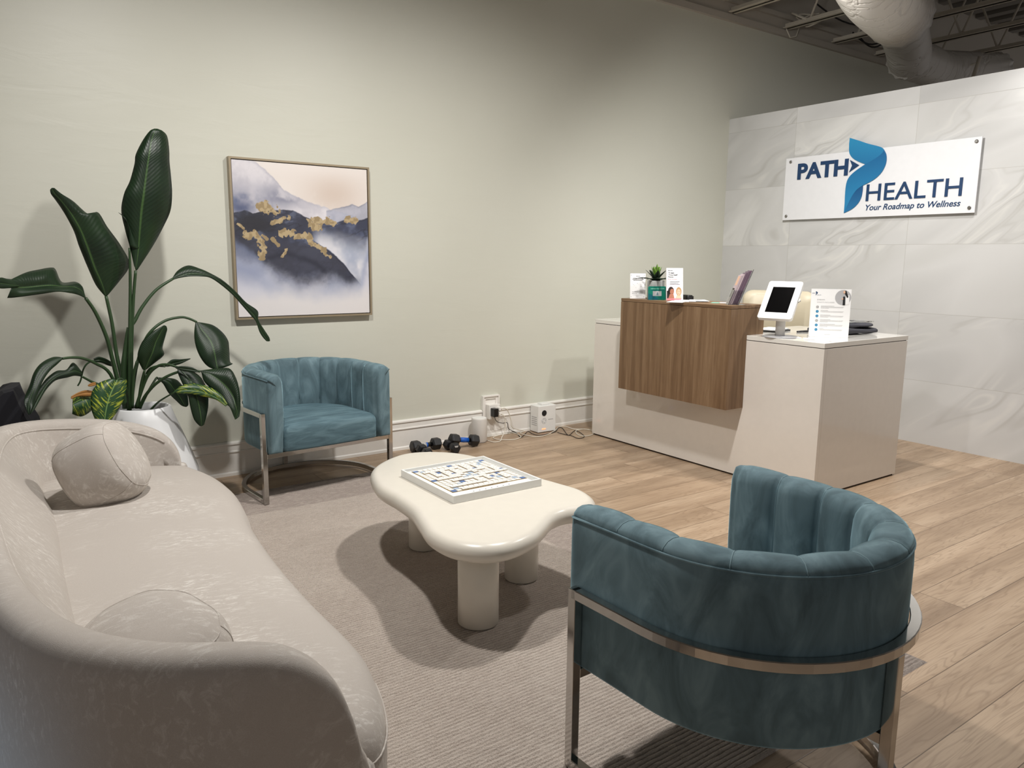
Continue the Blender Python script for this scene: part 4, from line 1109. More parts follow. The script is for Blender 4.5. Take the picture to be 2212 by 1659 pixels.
# ---- pink brochure stack in a stand
P0 = onz(1439, 650, ZT)+Vector((.035, .03, 0)); P1 = onz(1475, 650, ZT)+Vector((.035, .03, 0))
Mx, wd = upright(P0, P1, rad(7)); hh = .222
t = thing('brochure', 'white and pink folded brochure with two smiling faces standing on the walnut riser', 'brochure', (P0+P1)/2)
m = MB(); rect_on(m, Mx, 0, 0, wd, hh, -.010, 0); m.build('leaflet', M['paper'], t)
m = MB(); rect_on(m, Mx, .001, .001, wd-.008, hh*.52, .0004); m.build('pink_panel', M['pink'], t)
m = MB(); disc_on(m, Mx, wd*.15, hh-.017, .0036, .0007); squiggle(m, Mx, wd*.21, hh-.0185, wd*.16, .003, .0007)
for k, (tx, ww_) in enumerate((('Treat', .36), ('Yourself', .56), ('Now.', .34))): text_on(m, Mx, tx, wd*.11, hh-.038-.0135*k, wd*ww_, .0095, bold=.03, zoff=.0007)
for k, l in enumerate((.6, .52, .6)): squiggle(m, Mx, wd*.2, hh-.094-.0098*k, wd*l, .0028, .0009); rect_on(m, Mx, wd*.12, hh-.094-.0098*k, .003, .0014, .0009)
m.build('headline', M['ink'], t)
m = MB(); text_on(m, Mx, 'Pay Later.', wd*.10, hh-.084, wd*.58, .0118, zoff=.0009); m.build('tagline', M['rose'], t)
m = MB(); disc_on(m, Mx, wd*.27, .064, .022, .0008, ry=.030); rect_on(m, Mx, wd*.02, .012, wd*.16, .055, .0008); m.build('dark_hair', M['hair1'], t)
m = MB(); disc_on(m, Mx, wd*.74, .062, .020, .0008, ry=.030); m.build('fair_hair', M['hair2'], t)
m = MB(); disc_on(m, Mx, wd*.33, .060, .0145, .0011, ry=.020); poly_on(m, Mx, [(wd*.1, .012), (wd*.48, .012), (wd*.42, .044), (wd*.2, .044)], .0010); m.build('left_face', M['skin1'], t)
m = MB(); disc_on(m, Mx, wd*.74, .058, .0135, .0011, ry=.020); poly_on(m, Mx, [(wd*.52, .012), (wd*.92, .012), (wd*.86, .036), (wd*.62, .036)], .0010); m.build('right_face', M['skin2'], t)
m = MB(); rect_on(m, Mx, wd*.0+.001, .001, wd*.88, .014, .0012); m.build('rose_strip', M['rose'], t)
m = MB()
for fx in (.28, .38): disc_on(m, Mx, wd*fx, .064, .0018, .0014)
for fx in (.70, .79): disc_on(m, Mx, wd*fx, .062, .0018, .0014)
rect_on(m, Mx, wd*.30, .049, .009, .0022, .0014); rect_on(m, Mx, wd*.70, .047, .009, .0018, .0014)
m.build('eyes_and_mouths', M['hair1'], t)
# ---- loose papers and cards on the riser
def sheet(name, label, cat, c, w_, h_, ang, z, mat, th=.0012, group=None, mark=None, rnd=0):
    Mx = Matrix.Translation((c[0], c[1], z)) @ Matrix.Rotation(ang, 4, 'Z')
    m = MB(); pts = rrect(-w_/2, -h_/2, w_, h_, rnd) if rnd else [(-w_/2,-h_/2),(w_/2,-h_/2),(w_/2,h_/2),(-w_/2,h_/2)]
    poly_on(m, Mx, pts, 0, th)
    if mark:
        m.mi = 1; 
        for a in mark: rect_on(m, Mx, *a, th+.0004)
    o = m.build(name, [mat, M['grey']], None, loc=(c[0], c[1], z)); tag(o, label, cat, group); return o
lp = ['lowest white leaflet at the left of the fanned leaflets on the walnut riser', 'second white leaflet from the left in the fan on the walnut riser',
      'third white leaflet from the left in the fan on the walnut riser', 'topmost white leaflet with a grey picture on the walnut riser']
for k, (px, py) in enumerate(((1456, 652), (1466, 651), (1478, 651), (1504, 651))):
    c = onz(px, py, ZT); c.x += .03
    sheet('leaflet', lp[k], 'leaflet', c, .105, .20, rad(-58+6*k), ZT+.0016*k, M['paper'], .0013, None, [(-.03, -.02, .05, .05)] if k == 3 else [(-.03, -.06, .05, .012)])
c = onz(1546, 654, ZT); sheet('business_card', 'pale teal card lying right of the fanned leaflets', 'card', c, .052, .09, rad(-60), ZT, M['mint'], .001)
c = onz(1562, 655, ZT); sheet('business_card', 'white card lying just left of the clear brochure holder', 'card', c+Vector((.04, .03, 0)), .052, .09, rad(-50), ZT, M['paper'], .001)
# ---- black rounded device behind the brochure
c = Vector((4.075, 3.66, ZT))
t = thing('card_reader', 'low black rounded device behind the pink brochure', 'card reader', c)
m = MB(); Mx = Matrix.Translation(c) @ Matrix.Rotation(rad(-20), 4, 'Z'); poly_on(m, Mx, rrect(-.03, -.07, .06, .14, .02), 0, .028); poly_on(m, Mx, rrect(-.025, -.062, .05, .124, .02), .028, .034)
m.build('reader_body', M['black'], t, bevel=.003)
# ---- clear brochure holder
c = Vector((3.92, 3.115, ZT)); Mx = Matrix.Translation(c) @ Matrix.Rotation(rad(228), 4, 'Z')      # local x -> -Y, y -> +X, faces -X
t = thing('brochure_holder', 'clear acrylic brochure holder leaning back at the right end of the walnut riser', 'brochure holder', c)
def lean_box(m, x0, x1, d0, d1, h0, h1, a):
    """box in the leaned frame: x across, d thickness, h along the lean"""
    ca, sa = math.cos(a), math.sin(a); vs_ = []
    for h in (h0, h1):
        for x, d in ((x0, d0), (x1, d0), (x1, d1), (x0, d1)): vs_.append((x, d*ca+h*sa-.03, -d*sa*0+h*ca))
    m.add(vs_, [(0,3,2,1),(4,5,6,7),(0,1,5,4),(1,2,6,5),(2,3,7,6),(3,0,4,7)], Mx)
LA = rad(20)
m = MB(); lean_box(m, -.055, .055, .045, .048, .0, .235, LA); m.build('back_plate', M['acrylic'], t)
m = MB(); lean_box(m, -.055, .055, -.021, -.018, .0, .10, LA); lean_box(m, -.055, -.052, -.018, .045, 0, .10, LA); lean_box(m, .052, .055, -.018, .045, 0, .10, LA); m.build('pocket', M['acrylic'], t)
m = MB(); m.box(-.055, .055, -.045, .055, 0, .003, Mx); m.build('foot', M['acrylic'], t)
bl = ['front mauve brochure in the clear holder', 'second brochure from the front in the clear holder', 'middle plum brochure in the clear holder', 'brochure second from the back in the clear holder', 'rearmost tall plum brochure in the clear holder']
for k in range(5):
    m = MB(); d = -.016+.0118*k
    lean_box(m, -.049, .049, d, d+.0105, .004, (.196, .204, .212, .222, .228)[k], LA)
    m.mi = 1; lean_box(m, -.049, .020, d-.0006, d, .05, .11, LA); m.mi = 2; lean_box(m, -.03, .04, d-.0006, d, .13, .19, LA)
    tag(m.build('brochure', [M['mauve'] if k < 2 else M['plumprint'], M['hair1'], M['skin2']], loc=c), bl[k], 'brochure', 'brochures in the clear holder')

# ================================================================ ITEMS ON THE WHITE END COUNTER
ZL = DTOP+.0006
# ---- tablet kiosk
c = Vector((4.060, 2.868, ZL)); t = thing('tablet_kiosk', 'white tablet kiosk with a dark screen on the low white counter', 'tablet', c)
MB().lathe([(.105, 0), (.105, .004), (.100, .007), (.03, .008)], 48, c).build('base_plate', M['ltgrey'], t)
MB().lathe([(.0285, .006), (.0285, .17)], 32, c, ).build('post', M['offwhite'], t, smooth=True)
m = MB(); m.lathe([(.030, .006), (.030, .012)], 32, c); m.build('post_collar', M['grey'], t)
ya, ti = 3.4245, .6934
n_ = Vector((math.cos(ya)*math.cos(ti), math.sin(ya)*math.cos(ti), math.sin(ti))); r_ = Vector((-math.sin(ya), math.cos(ya), 0)); u_ = n_.cross(r_)
Mx = frame_M(Vector((4.0517, 2.8773, 1.1605)), r_, u_); kw, kh = .212, .289
m = MB(); poly_on(m, Mx, rrect(-kw/2, -kh/2, kw, kh, .016, 6), -.026, 0); m.build('tablet_case', M['white'], t, bevel=.003)
m = MB(); rect_on(m, Mx, -.069, -.098, .138, .196, .0002, .0008); m.build('screen', M['screen'], t)
m = MB(); disc_on(m, Mx, kw/2+.001, .01, .012, -.020, -.010); m.build('side_latch', M['steel'], t)
m = MB(); m.lathe([(.022, -.06), (.03, -.026)], 24, (0, -.03, 0), Mx); m.build('pivot', M['offwhite'], t)
# ---- information sign
P0 = onz(1746, 727, ZL); P1 = onz(1832, 730, ZL); Mx, wd = upright(P0, P1, rad(2)); hh = .298
t = thing('info_sign', 'upright clear-framed information sheet listing six numbered points on the white counter', 'sign', (P0+P1)/2)
m = MB(); rect_on(m, Mx, 0, 0, wd, hh, -.003, 0); m.build('sheet', M['paper'], t)
m = MB(); rect_on(m, Mx, 0, .0035, wd, .003, -.07, -.003); m.build('stand_foot', M['acrylic'], t)
m = MB(); rect_on(m, Mx, wd*.36, hh, wd*.28, .004, -.0028, -.0002); m.build('top_tab', M['acrylic'], t)
X = lambda f: wd*f
Y = lambda f: hh*(1-f)
m = MB(); text_on(m, Mx, 'EMBARK', X(.16), Y(.235), X(.20), .0072, zoff=.0006)
text_on(m, Mx, "WHAT'S INCLUDED", X(.155), Y(.288), X(.44), .0072, zoff=.0006, bold=-.004)
m.build('heading', M['inkgrey'], t)
m = MB(); text_on(m, Mx, 'PATH', X(.03), Y(.10), X(.075), .005, bold=.02, zoff=.0006); text_on(m, Mx, 'HEALTH', X(.145), Y(.135), X(.105), .0045, zoff=.0006)
poly_on(m, Mx, [(X(.112), Y(.05)), (X(.165), Y(.075)), (X(.15), Y(.105)), (X(.125), Y(.12)), (X(.112), Y(.145)), (X(.112), Y(.115)), (X(.13), Y(.09)), (X(.112), Y(.075))], .0006)
m.build('logo', M['navy'], t)
yy = [.375, .468, .562, .658, .752, .846]
mg = MB(); mb_ = MB(); mt = MB(); mn = MB()
for k, f in enumerate(yy):
    (mg if k in (0, 3) else mb_).add([(X(.18)+.0085*math.cos(2*PI*i/20), Y(f)+.0085*math.sin(2*PI*i/20), .0006) for i in range(20)], [tuple(range(20))], Mx)
    text_on(mn, Mx, str(k+1), X(.18)-(.0006 if k == 0 else .0013), Y(f)-.003, (.0012 if k == 0 else .0026), .006, zoff=.0012)
    squiggle(mt, Mx, X(.265), Y(f-.020), X((.33, .18, .25, .26, .38, .10)[k]), .0022, .0006)
    for q, l in ((0, .58), (1, .56), (2, .2)):
        if not (k == 5 and q == 2) and not (k == 1 and q == 2): squiggle(mt, Mx, X(.262), Y(f-.003+.0155*q), X(l), .0016, .0006)
mg.build('grey_number_discs', M['inkgrey'], t); mb_.build('blue_number_discs', M['cyan'], t); mn.build('numbers', M['white'], t)
mt.build('fine_print', M['inkgrey'], t)
m = MB(); squiggle(m, Mx, X(.40), Y(.945), X(.15), .0018, .0006); m.build('footer_line', M['inkgrey'], t)
m = MB(); disc_on(m, Mx, X(.80), Y(.17), .046, .0004, n=40)
m.v = [v for v in m.v]; m.build('photo_disc', M['ltgrey'], t)
m = MB(); poly_on(m, Mx, [(X(.80), Y(.15)), (X(.85), Y(.15)), (X(.86), Y(.33)), (X(.80), Y(.33))], .0010); poly_on(m, Mx, [(X(.82), Y(.03)), (X(.87), Y(.03)), (X(.93), Y(.16)), (X(.90), Y(.18)), (X(.84), Y(.10))], .0010); m.build('figure_dark', M['ink'], t)
m = MB(); disc_on(m, Mx, X(.82), Y(.06), .0062, .0014, ry=.009); disc_on(m, Mx, X(.785), Y(.20), .005, .0014); m.build('figure_skin', M['skin2'], t)
m = MB(); poly_on(m, Mx, [(X(.86), Y(.14)), (X(.95), Y(.12)), (X(.96), Y(.30)), (X(.87), Y(.32))], .0008); m.build('figure_coat', M['paper'], t)
# ---- small packets on the counter in front of the kiosk and sign
for k, (px, py, a, l) in enumerate(((1716, 729, -40, 'small white packet in front of the tablet kiosk, the left one of two'), (1748, 733, -48, 'small white packet in front of the information sheet, the right one of two'))):
    c = onz(px, py, ZL); sheet('paper_packet', l, 'packet', c, .06, .085, rad(a), ZL, M['paper'], .004, 'white packets on the counter', [(-.028, -.04, .02, .01)])
c = onz(1790, 735, ZL); sheet('paper_slip', 'thin white slip lying below the information sheet', 'paper', c, .025, .11, rad(-52), ZL, M['paper'], .002)
# ---- folded dark garments
def cloth(name, label, cat, c, w_, d_, h_, ang, mat, seed, extra=None):
    Mx = Matrix.Translation(c) @ Matrix.Rotation(ang, 4, 'Z'); rings = []; random.seed(seed); n = 18
    ph = [random.uniform(0, 6) for _ in range(6)]
    for i in range(n+1):
        f = i/n; x = -w_/2+w_*f; ring = []; e = math.sin(PI*min(1, max(0, .03+.94*f)))**.16*(.93+.07*math.sin(f*17+ph[3]))
        for j in range(20):
            a = 2*PI*j/20; ca, sa = math.cos(a), math.sin(a)
            yy_ = d_/2*math.copysign(abs(ca)**.5, ca)*(.94+.06*math.sin(f*9+ph[0]+a))*e
            zz_ = h_/2*(1+math.copysign(abs(sa)**.6, sa)*e*(.86+.22*math.sin(f*11+ph[1]+ca*3)+.16*math.sin(ca*9+ph[2]+f*7)))
            ring.append(Mx @ Vector((x, yy_, max(.0, zz_))))
        rings.append(ring)
    m = MB(); m.smooth = True; m.loft(rings)
    return tag(m.build(name, mat, loc=c), label, cat, 'folded dark garments on the counter')
c1 = Vector((4.62, 2.79, ZL))
cloth('folded_garment', 'charcoal folded garment at the bottom of the pile behind the information sheet', 'clothing', c1, .42, .23, .046, rad(-22), M['darkcloth'], 1)
cloth('folded_garment', 'grey folded garment in the middle of the pile behind the information sheet', 'clothing', c1+Vector((-.01, .01, .040)), .40, .21, .034, rad(-20), M['darkcloth'], 5)
o = cloth('plastic_pouch', 'clear plastic pouch on top of the folded dark garments', 'pouch', c1+Vector((.06, .02, .070)), .34, .17, .016, rad(-24), M['acrylic'], 9)
del o['group']
# ---- pens and a notebook behind the kiosk
c = Vector((4.36, 3.14, ZL)); sheet('notebook', 'thin black notebook behind the tablet kiosk', 'notebook', c, .21, .15, rad(8), ZL, M['black'], .010)
sheet('notepad', 'white notepad lying on the black notebook behind the kiosk', 'notepad', c, .20, .14, rad(12), ZL+.0105, M['paper'], .006)
for k in range(2):
    a = Vector((4.40+.03*k, 2.98+.02*k, ZL+.005)); b = a+Vector((.11, -.035+.03*k, 0))
    tag(MB().tube([a, b], .004, 8).build('pen', M['black'], loc=a), ('black pen behind the kiosk post, nearer the edge', 'black pen behind the kiosk post, farther from the edge')[k], 'pen', 'pens on the counter')
# ---- office chair behind the desk
c = Vector((4.98, 3.60, 0)); t = thing('office_chair', 'cream leather office chair behind the reception desk', 'chair', c, 0)
Mc = Matrix.Translation(c) @ Matrix.Rotation(rad(203), 4, 'Z')      # local +x faces the desk front
def pad(m, x0, x1, y0, y1, z0, z1, r):
    Q = rrect(y0, z0, y1-y0, z1-z0, r, 6); n = len(Q); cy_2, cz_2 = (y0+y1)/2, (z0+z1)/2; rings = []
    for x, f in ((x0, .80), (x0+(x1-x0)*.12, .93), (x0+(x1-x0)*.3, 1.), (x0+(x1-x0)*.7, 1.), (x0+(x1-x0)*.88, .93), (x1, .80)):
        rings.append([Mc @ Vector((x+.10*((p[0]-cy_2)/.28)**2, cy_2+(p[0]-cy_2)*f, cz_2+(p[1]-cz_2)*f)) for p in Q])
    m.smooth = True; m.loft(rings)
m = MB(); pad(m, -.30, -.22, -.27, .27, .80, 1.165, .07); m.build('backrest', M['creamleather'], t)
m = MB(); pad(m, -.27, -.19, -.25, .25, .56, .80, .05); m.build('lumbar_pad', M['creamleather'], t)
m = MB(); Q = rrect(-.24, -.26, .5, .52, .09, 6); m.smooth = True
m.loft([[Mc @ Vector((x*f, y*f, z)) for x, y in Q] for f, z in ((.9, .43), (1, .45), (1, .50), (.92, .53), (.5, .54))]); m.build('seat', M['creamleather'], t)
m = MB(); m.lathe([(.03, .08), (.03, .43)], 20, c); m.build('gas_lift', M['chrome'], t)
for k in range(5):
    a = 2*PI*k/5+.3; e = c+Vector((.28*math.cos(a), .28*math.sin(a), .07))
    MB().tube([c+Vector((0, 0, .10)), e], [.022, .014], 8).build('base_arm', M['chrome'], t); MB().lathe([(.025, 0), (.025, .05)], 14, (e.x, e.y, 0)).build('caster', M['black'], t)
for s in (-1, 1):
    m = MB(); m.tube([Mc @ Vector(p) for p in ((-.22, s*.24, .72), (-.05, s*.29, .72), (.12, s*.29, .70), (.14, s*.29, .52), (.05, s*.25, .48))], .014, 8); m.build('armrest', M['chrome'], t)

# ================================================================ WALL SIGN
SXF = XT-.030; SY0, SZ0, SW, SH = 4.216, 1.750, 1.592, .526
Ms = frame_M(Vector((SXF, SY0, SZ0)), (0, -1, 0), (0, 0, 1))        # x right, y up, z toward the room
t = thing('wall_sign', 'white panel sign with a blue ribbon logo reading PATH HEALTH on the tiled wall', 'sign', (XT, SY0-SW/2, SZ0))
m = MB(); rect_on(m, Ms, 0, 0, SW, SH, -.008, 0); m.build('panel', M['signwhite'], t, bevel=.001)
for x, y in ((.048, SH-.032), (SW-.035, SH-.030), (.038, .034), (SW-.037, .036)):
    m = MB(); Mt = Ms @ Matrix.Translation((x, y, 0)); m.lathe([(.0125, 0), (.0125, .006), (.009, .009)], 20, (0, 0, 0), Mt); m.lathe([(.008, -.030), (.008, -.008)], 16, (0, 0, 0), Mt); m.build('standoff_bolt', M['steel'], t)
def su(x, y):                                       # zoom-crop coordinates of the logo -> panel coordinates (metres)
    P_ = onx(1640+x/4.096, 260+y/4.096, SXF-.004); return (SY0-P_.y, P_.z-SZ0)
m = MB(); text_on(m, Ms, 'PATH', .124, .338, .467, .134, bold=.036, zoff=.003, extr=.0028, res=6)
a = [su(803, 350), su(885, 397), su(795, 460), su(822, 400)]
poly_on(m, Ms, [a[0], a[3], a[2], a[1]], .0003, .006)
m.build('lettering', M['navy'], t)
m = MB(); text_on(m, Ms, 'HEALTH', .765, .124, .728, .130, bold=.004, zoff=.003, extr=.0028, res=6); m.build('lettering', M['navy'], t)
m = MB(); text_on(m, Ms, 'Your Roadmap to Wellness', .768, .036, .724, .060, bold=.012, shear=.25, zoff=.0015, extr=.001, res=6); m.build('tagline', M['navy'], t)
def ribbon(name, pts, mat, z0, z1):
    P_ = [su(*p) for p in pts]; m = MB(); poly_on(m, Ms, P_, z0, z1); m.build(name, mat, t)
def grad(name, ca_, cb_, z0, z1):
    m = N(name); x, y, z = m.sep(m.obj()); m.set(Base_Color=m.mix(m.rng(z, z0, z1), srgb(*ca_), srgb(*cb_)), Roughness=.35); return m.m
q = lambda pts, n=5: [tuple(p) for p in cr(pts, n)]
ribbon('upper_ribbon', q([(803,155),(880,178),(960,205),(1040,225),(1085,240),(1106,262)])+q([(1106,262),(1085,295),(1040,330),(990,360),(940,388)])[1:]+q([(940,388),(880,365),(830,335),(803,300),(796,262)])[1:]+[(797,210)],
       grad('ribbon_blue_upper', (20, 96, 150), (42, 138, 184), .32, .62), .001, .007)
ribbon('main_ribbon', q([(1106,262),(1126,310),(1122,380),(1090,450),(1040,505),(980,545),(920,575)])+q([(920,575),(870,610),(830,660),(790,735),(750,820)])[1:]+q([(750,820),(757,740),(762,640),(772,560),(795,505),(850,450),(940,388)])[1:]+q([(940,388),(990,360),(1040,330),(1085,295),(1106,262)])[1:-1],
       grad('ribbon_blue_main', (34, 128, 178), (16, 82, 136), .15, .60), .001, .0075)
ribbon('lower_fold', q([(918,577),(914,630),(900,690),(870,740),(820,785),(750,820)])+q([(750,820),(790,735),(830,660),(870,612),(918,577)])[1:-1],
       grad('ribbon_blue_fold', (30, 116, 168), (14, 66, 118), .03, .28), .001, .007)

# ================================================================ AT THE BASEBOARD
# ---- outlet with moulded surround and tap
ox0, ox1, oz0, oz1 = 3.155, 3.312, .155, .333
t = thing('wall_outlet', 'white electrical outlet in a moulded square surround above the baseboard', 'outlet', ((ox0+ox1)/2, YW, oz0))
m = MB()
for a, b, y in ((0, .012, .028), (.012, .030, .018)):
    X0, X1, Z0, Z1 = ox0+a, ox1-a, oz0, oz1-a; X2, X3, Z3 = ox0+b, ox1-b, oz1-b
    m.box(X0, X2, YW-y, YW, Z0, Z1); m.box(X3, X1, YW-y, YW, Z0, Z1); m.box(X2, X3, YW-y, YW, Z3, Z1)
m.box(ox0+.03, ox1-.03, YW-.008, YW, oz0, oz1-.03); m.build('surround', M['trimwhite'], t, bevel=.0015)
m = MB(); m.box(ox0+.035, ox1-.018, YW-.062, YW-.008, oz0-.005, oz0+.108); m.build('tap_block', M['trimwhite'], t, bevel=.002)
m = MB()
for x in (ox0+.048, ox1-.026):
    for z in (oz0+.004, oz0+.098): m.add([(x+.002*math.cos(k*PI/4), YW-.0625, z+.002*math.sin(k*PI/4)) for k in range(8)], [tuple(range(8))])
m.build('screw', M['grey'], t)
ta = t2 = thing('power_adapter', 'black plug-in power adapter in the wall outlet', 'adapter', (3.222, YW-.1, .195))
m = MB(); m.box(3.202, 3.242, YW-.115, YW-.0625, .175, .240); m.build('adapter_body', M['black'], t2, bevel=.003)
tb = t2 = thing('white_plug', 'white plug at the upper right of the wall outlet', 'plug', (3.276, YW-.08, .235)); MB().box(3.262, 3.290, YW-.095, YW-.0625, .217, .242).build('plug_body', M['trimwhite'], t2, bevel=.003)
tc_ = t2 = thing('white_plug', 'white plug at the lower right of the wall outlet', 'plug', (3.276, YW-.08, .195)); MB().box(3.262, 3.290, YW-.095, YW-.0625, .180, .206).build('plug_body', M['trimwhite'], t2, bevel=.003)
def cord(par, label, pts, r, mat):
    P_ = [Vector(p) for p in cr(pts, 8)]
    for p in P_: p.z = max(p.z, r+.0005)
    return tag(MB().tube(P_, r, 8).build('power_cord', mat, par), label)
def F(px, py, z=.004): p = onz(px, py, z); p.y = min(p.y, YW-.03); return tuple(p)
cord(ta, 'thin black cord from the outlet adapter running behind the air purifier toward the desk',
     [(3.215, YW-.10, .172), (3.225, YW-.10, .150), (3.26, YW-.08, .125), (3.32, YW-.06, .105), (3.37, YW-.05, .10), (3.385, YW-.05, .05), F(1107, 932), F(1126, 944), F(1140, 932), F(1150, 937), F(1163, 940, .003), F(1180, 938), F(1200, 932), F(1206, 924), F(1215, 925), F(1228, 940), F(1243, 930), F(1262, 942), F(1250, 947), F(1234, 941), F(1222, 939), F(1204, 934)], .0026, M['cordblack'])
cord(tc_, 'white cord looping on the floor between the speaker and the air purifier',
     [(3.276, YW-.10, .190), (3.30, YW-.10, .175), (3.315, YW-.10, .13), (3.315, YW-.10, .06), F(1084, 945, .01), F(1080, 953), F(1066, 955), F(1052, 951)], .0036, M['cordwhite'])
cord(tb, 'white cord coiling on the floor at the desk corner',
     [(3.278, YW-.10, .232), (3.315, YW-.09, .232), (3.36, YW-.075, .20), (3.39, YW-.07, .13), (3.41, YW-.07, .06), F(1110, 924), F(1124, 936), F(1145, 942), F(1165, 943), F(1185, 938), F(1200, 929), F(1207, 923), F(1220, 921), F(1240, 927), F(1262, 927), F(1283, 931), F(1279, 939), F(1262, 942), F(1247, 938), F(1245, 930), F(1260, 927)], .0036, M['cordwhite'])
# ---- speaker
c = Vector((3.065, 4.772, 0)); t = thing('smart_speaker', 'white cylindrical wireless speaker standing by the baseboard', 'speaker', c)
MB().lathe([(.050, 0), (.056, .003), (.057, .006)], 40, c).build('base_ring', M['ltgrey'], t, smooth=True)
MB().lathe([(.057, .006), (.0595, .010), (.0595, .178), (.058, .185), (.054, .189)], 48, c, cap1=False).build('speaker_body', M['offwhite'], t, smooth=True)
MB().lathe([(.054, .189), (.050, .1900), (.001, .1905)], 48, c).build('top_plate', M['white'], t)
cord(t, 'white cord forming a flat loop on the floor right of the speaker', [F(1053, 944), F(1062, 938), F(1078, 933), F(1100, 933), F(1118, 938), F(1125, 944), F(1112, 949), F(1090, 950), F(1070, 948), F(1066, 944), F(1075, 937)], .0034, M['cordwhite'])
# ---- air purifier
ax0, ax1, ay0, ay1, az = 3.612, 3.792, 4.742, 4.852, .222
t = thing('air_purifier', 'white boxy air purifier with a round black grille and an orange light by the baseboard', 'air purifier', ((ax0+ax1)/2, (ay0+ay1)/2, 0))
m = MB(); m.box(ax0, ax1, ay0, ay1, .004, az); m.build('purifier_body', M['white'], t, bevel=.006, bseg=3)
m = MB(); m.box(ax0+.055, ax0+.135, ay0+.03, ay1-.02, az, az+.014); m.build('top_dock', M['white'], t, bevel=.004)
Mp = frame_M(Vector((ax0, ay0-.0008, 0)), (1, 0, 0), (0, 0, 1))
m = MB(); disc_on(m, Mp, .058, .162, .0235, 0, .002, 32); m.build('grille', M['blackrub'], t)
m = MB()
for r in (.0235, .015):
    pts = [Mp @ Vector((.058+r*math.cos(2*PI*i/32), .098+r*math.sin(2*PI*i/32), 0)) for i in range(32)]; m.tube(pts, .0009, 5, closed=True)
for k in range(4):
    a = k*PI/2+.3; m.tube([Mp @ Vector((.058+.008*math.cos(a), .098+.008*math.sin(a), 0)), Mp @ Vector((.058+.022*math.cos(a), .098+.022*math.sin(a), 0))], .0008, 5)
m.build('emblem', M['ltgrey'], t)
m = MB(); rect_on(m, Mp, .100, .103, .05, .005, .0003); m.build('name_strip', M['ltgrey'], t)
m = MB(); rect_on(m, Mp, .038, .028, .036, .007, .0003, .0012); m.build('indicator_light', M['led'], t)
m = MB()
for k in range(5): m.box(ax0-.0012, ax0, ay0+.02, ay1-.02, .06+k*.016, .066+k*.016)
m.build('side_vents', M['ltgrey'], t)
# ---- hex dumbbells
def dumbbell(label, c, rz, L=.25, rh=.047, hl=.075, tiltz=0., grip=None, roll=0.):
    t = thing('hex_dumbbell', label, 'dumbbell', (c[0], c[1], 0), 0, 'hex dumbbells by the baseboard')
    Mx = Matrix.Translation(c) @ Matrix.Rotation(rz, 4, 'Z') @ Matrix.Rotation(tiltz, 4, 'Y')
    for s in (-1, 1):
        m = MB(); rings = []
        for x, f in ((L/2-hl, .72), (L/2-hl+.012, 1.), (L/2-.010, 1.), (L/2, .78)):
            rings.append([Mx @ Vector((s*x, rh*f*math.cos(PI/3*k+roll), rh*f*math.sin(PI/3*k+roll))) for k in range(6)])
        if s < 0: rings.reverse()
        m.loft(rings); hd = m.build('head', M['blackrub'], t, bevel=.0015)
        # raised weight mark on the front-facing side of the head
        a = math.radians(-30)+roll
        m = MB(); y = rh*.866*1.01
        m.add([Mx @ (Matrix.Rotation(math.radians(-90+30), 4, 'X') @ Vector(p)) for p in ((s*(L/2-hl*.5)-.014, -.011, y), (s*(L/2-hl*.5)+.014, -.011, y), (s*(L/2-hl*.5)+.014, .011, y), (s*(L/2-hl*.5)-.014, .011, y))], [(0, 1, 2, 3)])
    m = MB(); m.tube([Mx @ Vector((x, 0, 0)) for x in (-L/2+hl, -.03, 0, .03, L/2-hl)], [.015, .017, .0185, .017, .015], 16); m.build('handle', M['black'] , t)
    if grip == 'blue':
        m = MB(); m.tube([Mx @ Vector((x, 0, 0)) for x in (-.035, 0, .035)], [.0183, .0195, .0183], 16); m.build('handle_sleeve', M['blue'], t)
    if grip == 'band':
        m = MB(); m.tube([Mx @ Vector((x, 0, 0)) for x in (-.035, .0)], .0192, 16); m.build('paper_band', M['label'], t)
        m = MB(); m.tube([Mx @ Vector((x, 0, 0)) for x in (.0005, .012)], .0194, 16); m.build('blue_band', M['blue'], t)
    m = MB(); e0 = L/2+.0006
    Me = Mx @ frame_M(Vector((-e0 if math.cos(rz) > .5 else e0, 0, 0)), (0, 1, 0), (0, 0, 1))
    return t, Mx
hz = .047*.866+.0005
dumbbell('black hex dumbbell with a silver and blue band, leftmost by the baseboard', (2.590, 4.755, hz), rad(0), .235, .046, .070, 0, 'band')
t, Mx = dumbbell('black hex dumbbell pointing at the viewer, tucked before the leftmost dumbbell', (2.500, 4.610, hz-.004), rad(80), .18, .042, .062)
rect_on(m := MB(), Mx @ frame_M(Vector((-.0908, 0, 0)), (0, -1, 0), (0, 0, 1)), -.016, .006, .032, .014, .0003); m.build('weight_label', M['label'], t)
dumbbell('black hex dumbbell with a blue handle sleeve resting on another dumbbell', (2.865, 4.668, hz+.020), rad(-3), .235, .046, .070, rad(8.5), 'blue')
t, Mx = dumbbell('black hex dumbbell under the blue-sleeved one, its hexagonal end facing the viewer', (2.735, 4.630, hz-.002), rad(84), .17, .040, .060)
poly_on(m := MB(), Mx @ frame_M(Vector((-.0858, 0, 0)), (0, -1, 0), (0, 0, 1)), [(-.016, .022), (-.010, .010), (.010, .010), (.016, .022)], .0003); m.build('weight_label', M['label'], t)

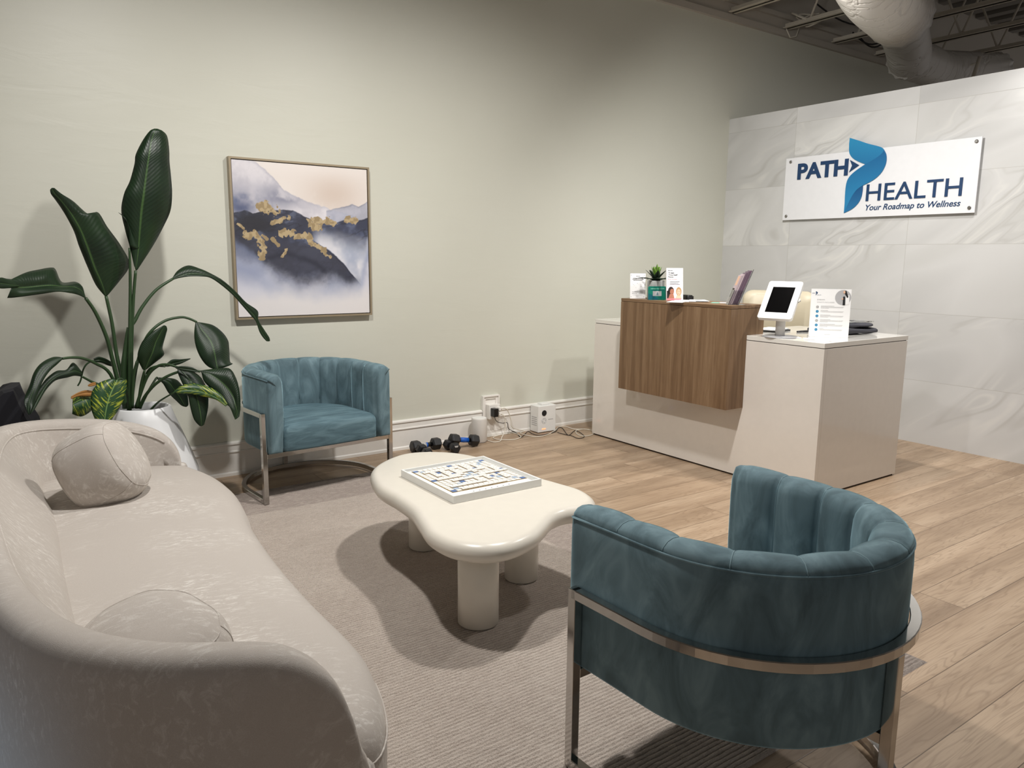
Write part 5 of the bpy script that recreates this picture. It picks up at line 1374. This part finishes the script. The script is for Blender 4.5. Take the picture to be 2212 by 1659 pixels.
# ================================================================ parts of parts
NEST = {
 'barrel_armchair': [('backrest', ('channel_seam', 'welt')), ('base_ring', ())],
 'curved_sofa': [('backrest', ('piping',)), ('seat', ('seat_seam',))],
 'round_cushion': [('cushion_cover', ('seam',))],
 'framed_painting': [('frame', ('backing',))],
 'potted_plant': [('pot', ('soil',))],
 'potted_succulent': [('pot', ('soil',))],
 'board_game': [('board', ('grid_lines', 'board_squares', 'edge_marks'))],
 'reception_desk': [('riser_box', ('riser_top', 'riser_gap')), ('countertop', ('shadow_gap',)), ('front_panel', ('base_gap',))],
 'notice_card': [('panel', ('top_edge', 'printed_text', 'printed_dots'))],
 'financing_card': [('panel', ('blue_corner', 'title', 'small_text', 'logo_panel', 'logo_mark'))],
 'brochure': [('leaflet', ('pink_panel', 'headline', 'tagline', 'dark_hair', 'fair_hair', 'left_face', 'right_face', 'rose_strip', 'eyes_and_mouths'))],
 'brochure_holder': [('back_plate', ('pocket',))],
 'tablet_kiosk': [('tablet_case', ('screen', 'side_latch', 'pivot')), ('post', ('post_collar',))],
 'info_sign': [('sheet', ('heading', 'logo', 'grey_number_discs', 'blue_number_discs', 'numbers', 'fine_print', 'footer_line', 'photo_disc', 'figure_dark', 'figure_skin', 'figure_coat', 'top_tab'))],
 'wall_sign': [('panel', ('lettering', 'tagline', 'upper_ribbon', 'main_ribbon', 'lower_fold'))],
 'wall_outlet': [('tap_block', ('screw',))],
 'smart_speaker': [('speaker_body', ('top_plate',))],
 'air_purifier': [('purifier_body', ('grille', 'emblem', 'name_strip', 'indicator_light', 'side_vents', 'top_dock'))],
 'hex_dumbbell': [('head', ('weight_label',)), ('handle', ('handle_sleeve', 'paper_band', 'blue_band'))],
 'air_duct': [('duct_run', ())],
}
bn = lambda o: o.name.split('.')[0]
for o in [x for x in SC.objects if x.parent is None and bn(x) in NEST]:
    kids = list(o.children)
    for pn, cn in NEST[bn(o)]:
        ps = [k for k in kids if bn(k) == pn]
        if not ps: continue
        for k in kids:
            if bn(k) in cn:
                best = ps[0]
                if len(ps) > 1:
                    ck = sum((v.co for v in k.data.vertices), Vector())/len(k.data.vertices)
                    best = min(ps, key=lambda p_: (sum((v.co for v in p_.data.vertices), Vector())/len(p_.data.vertices)-ck).length)
                k.parent = best
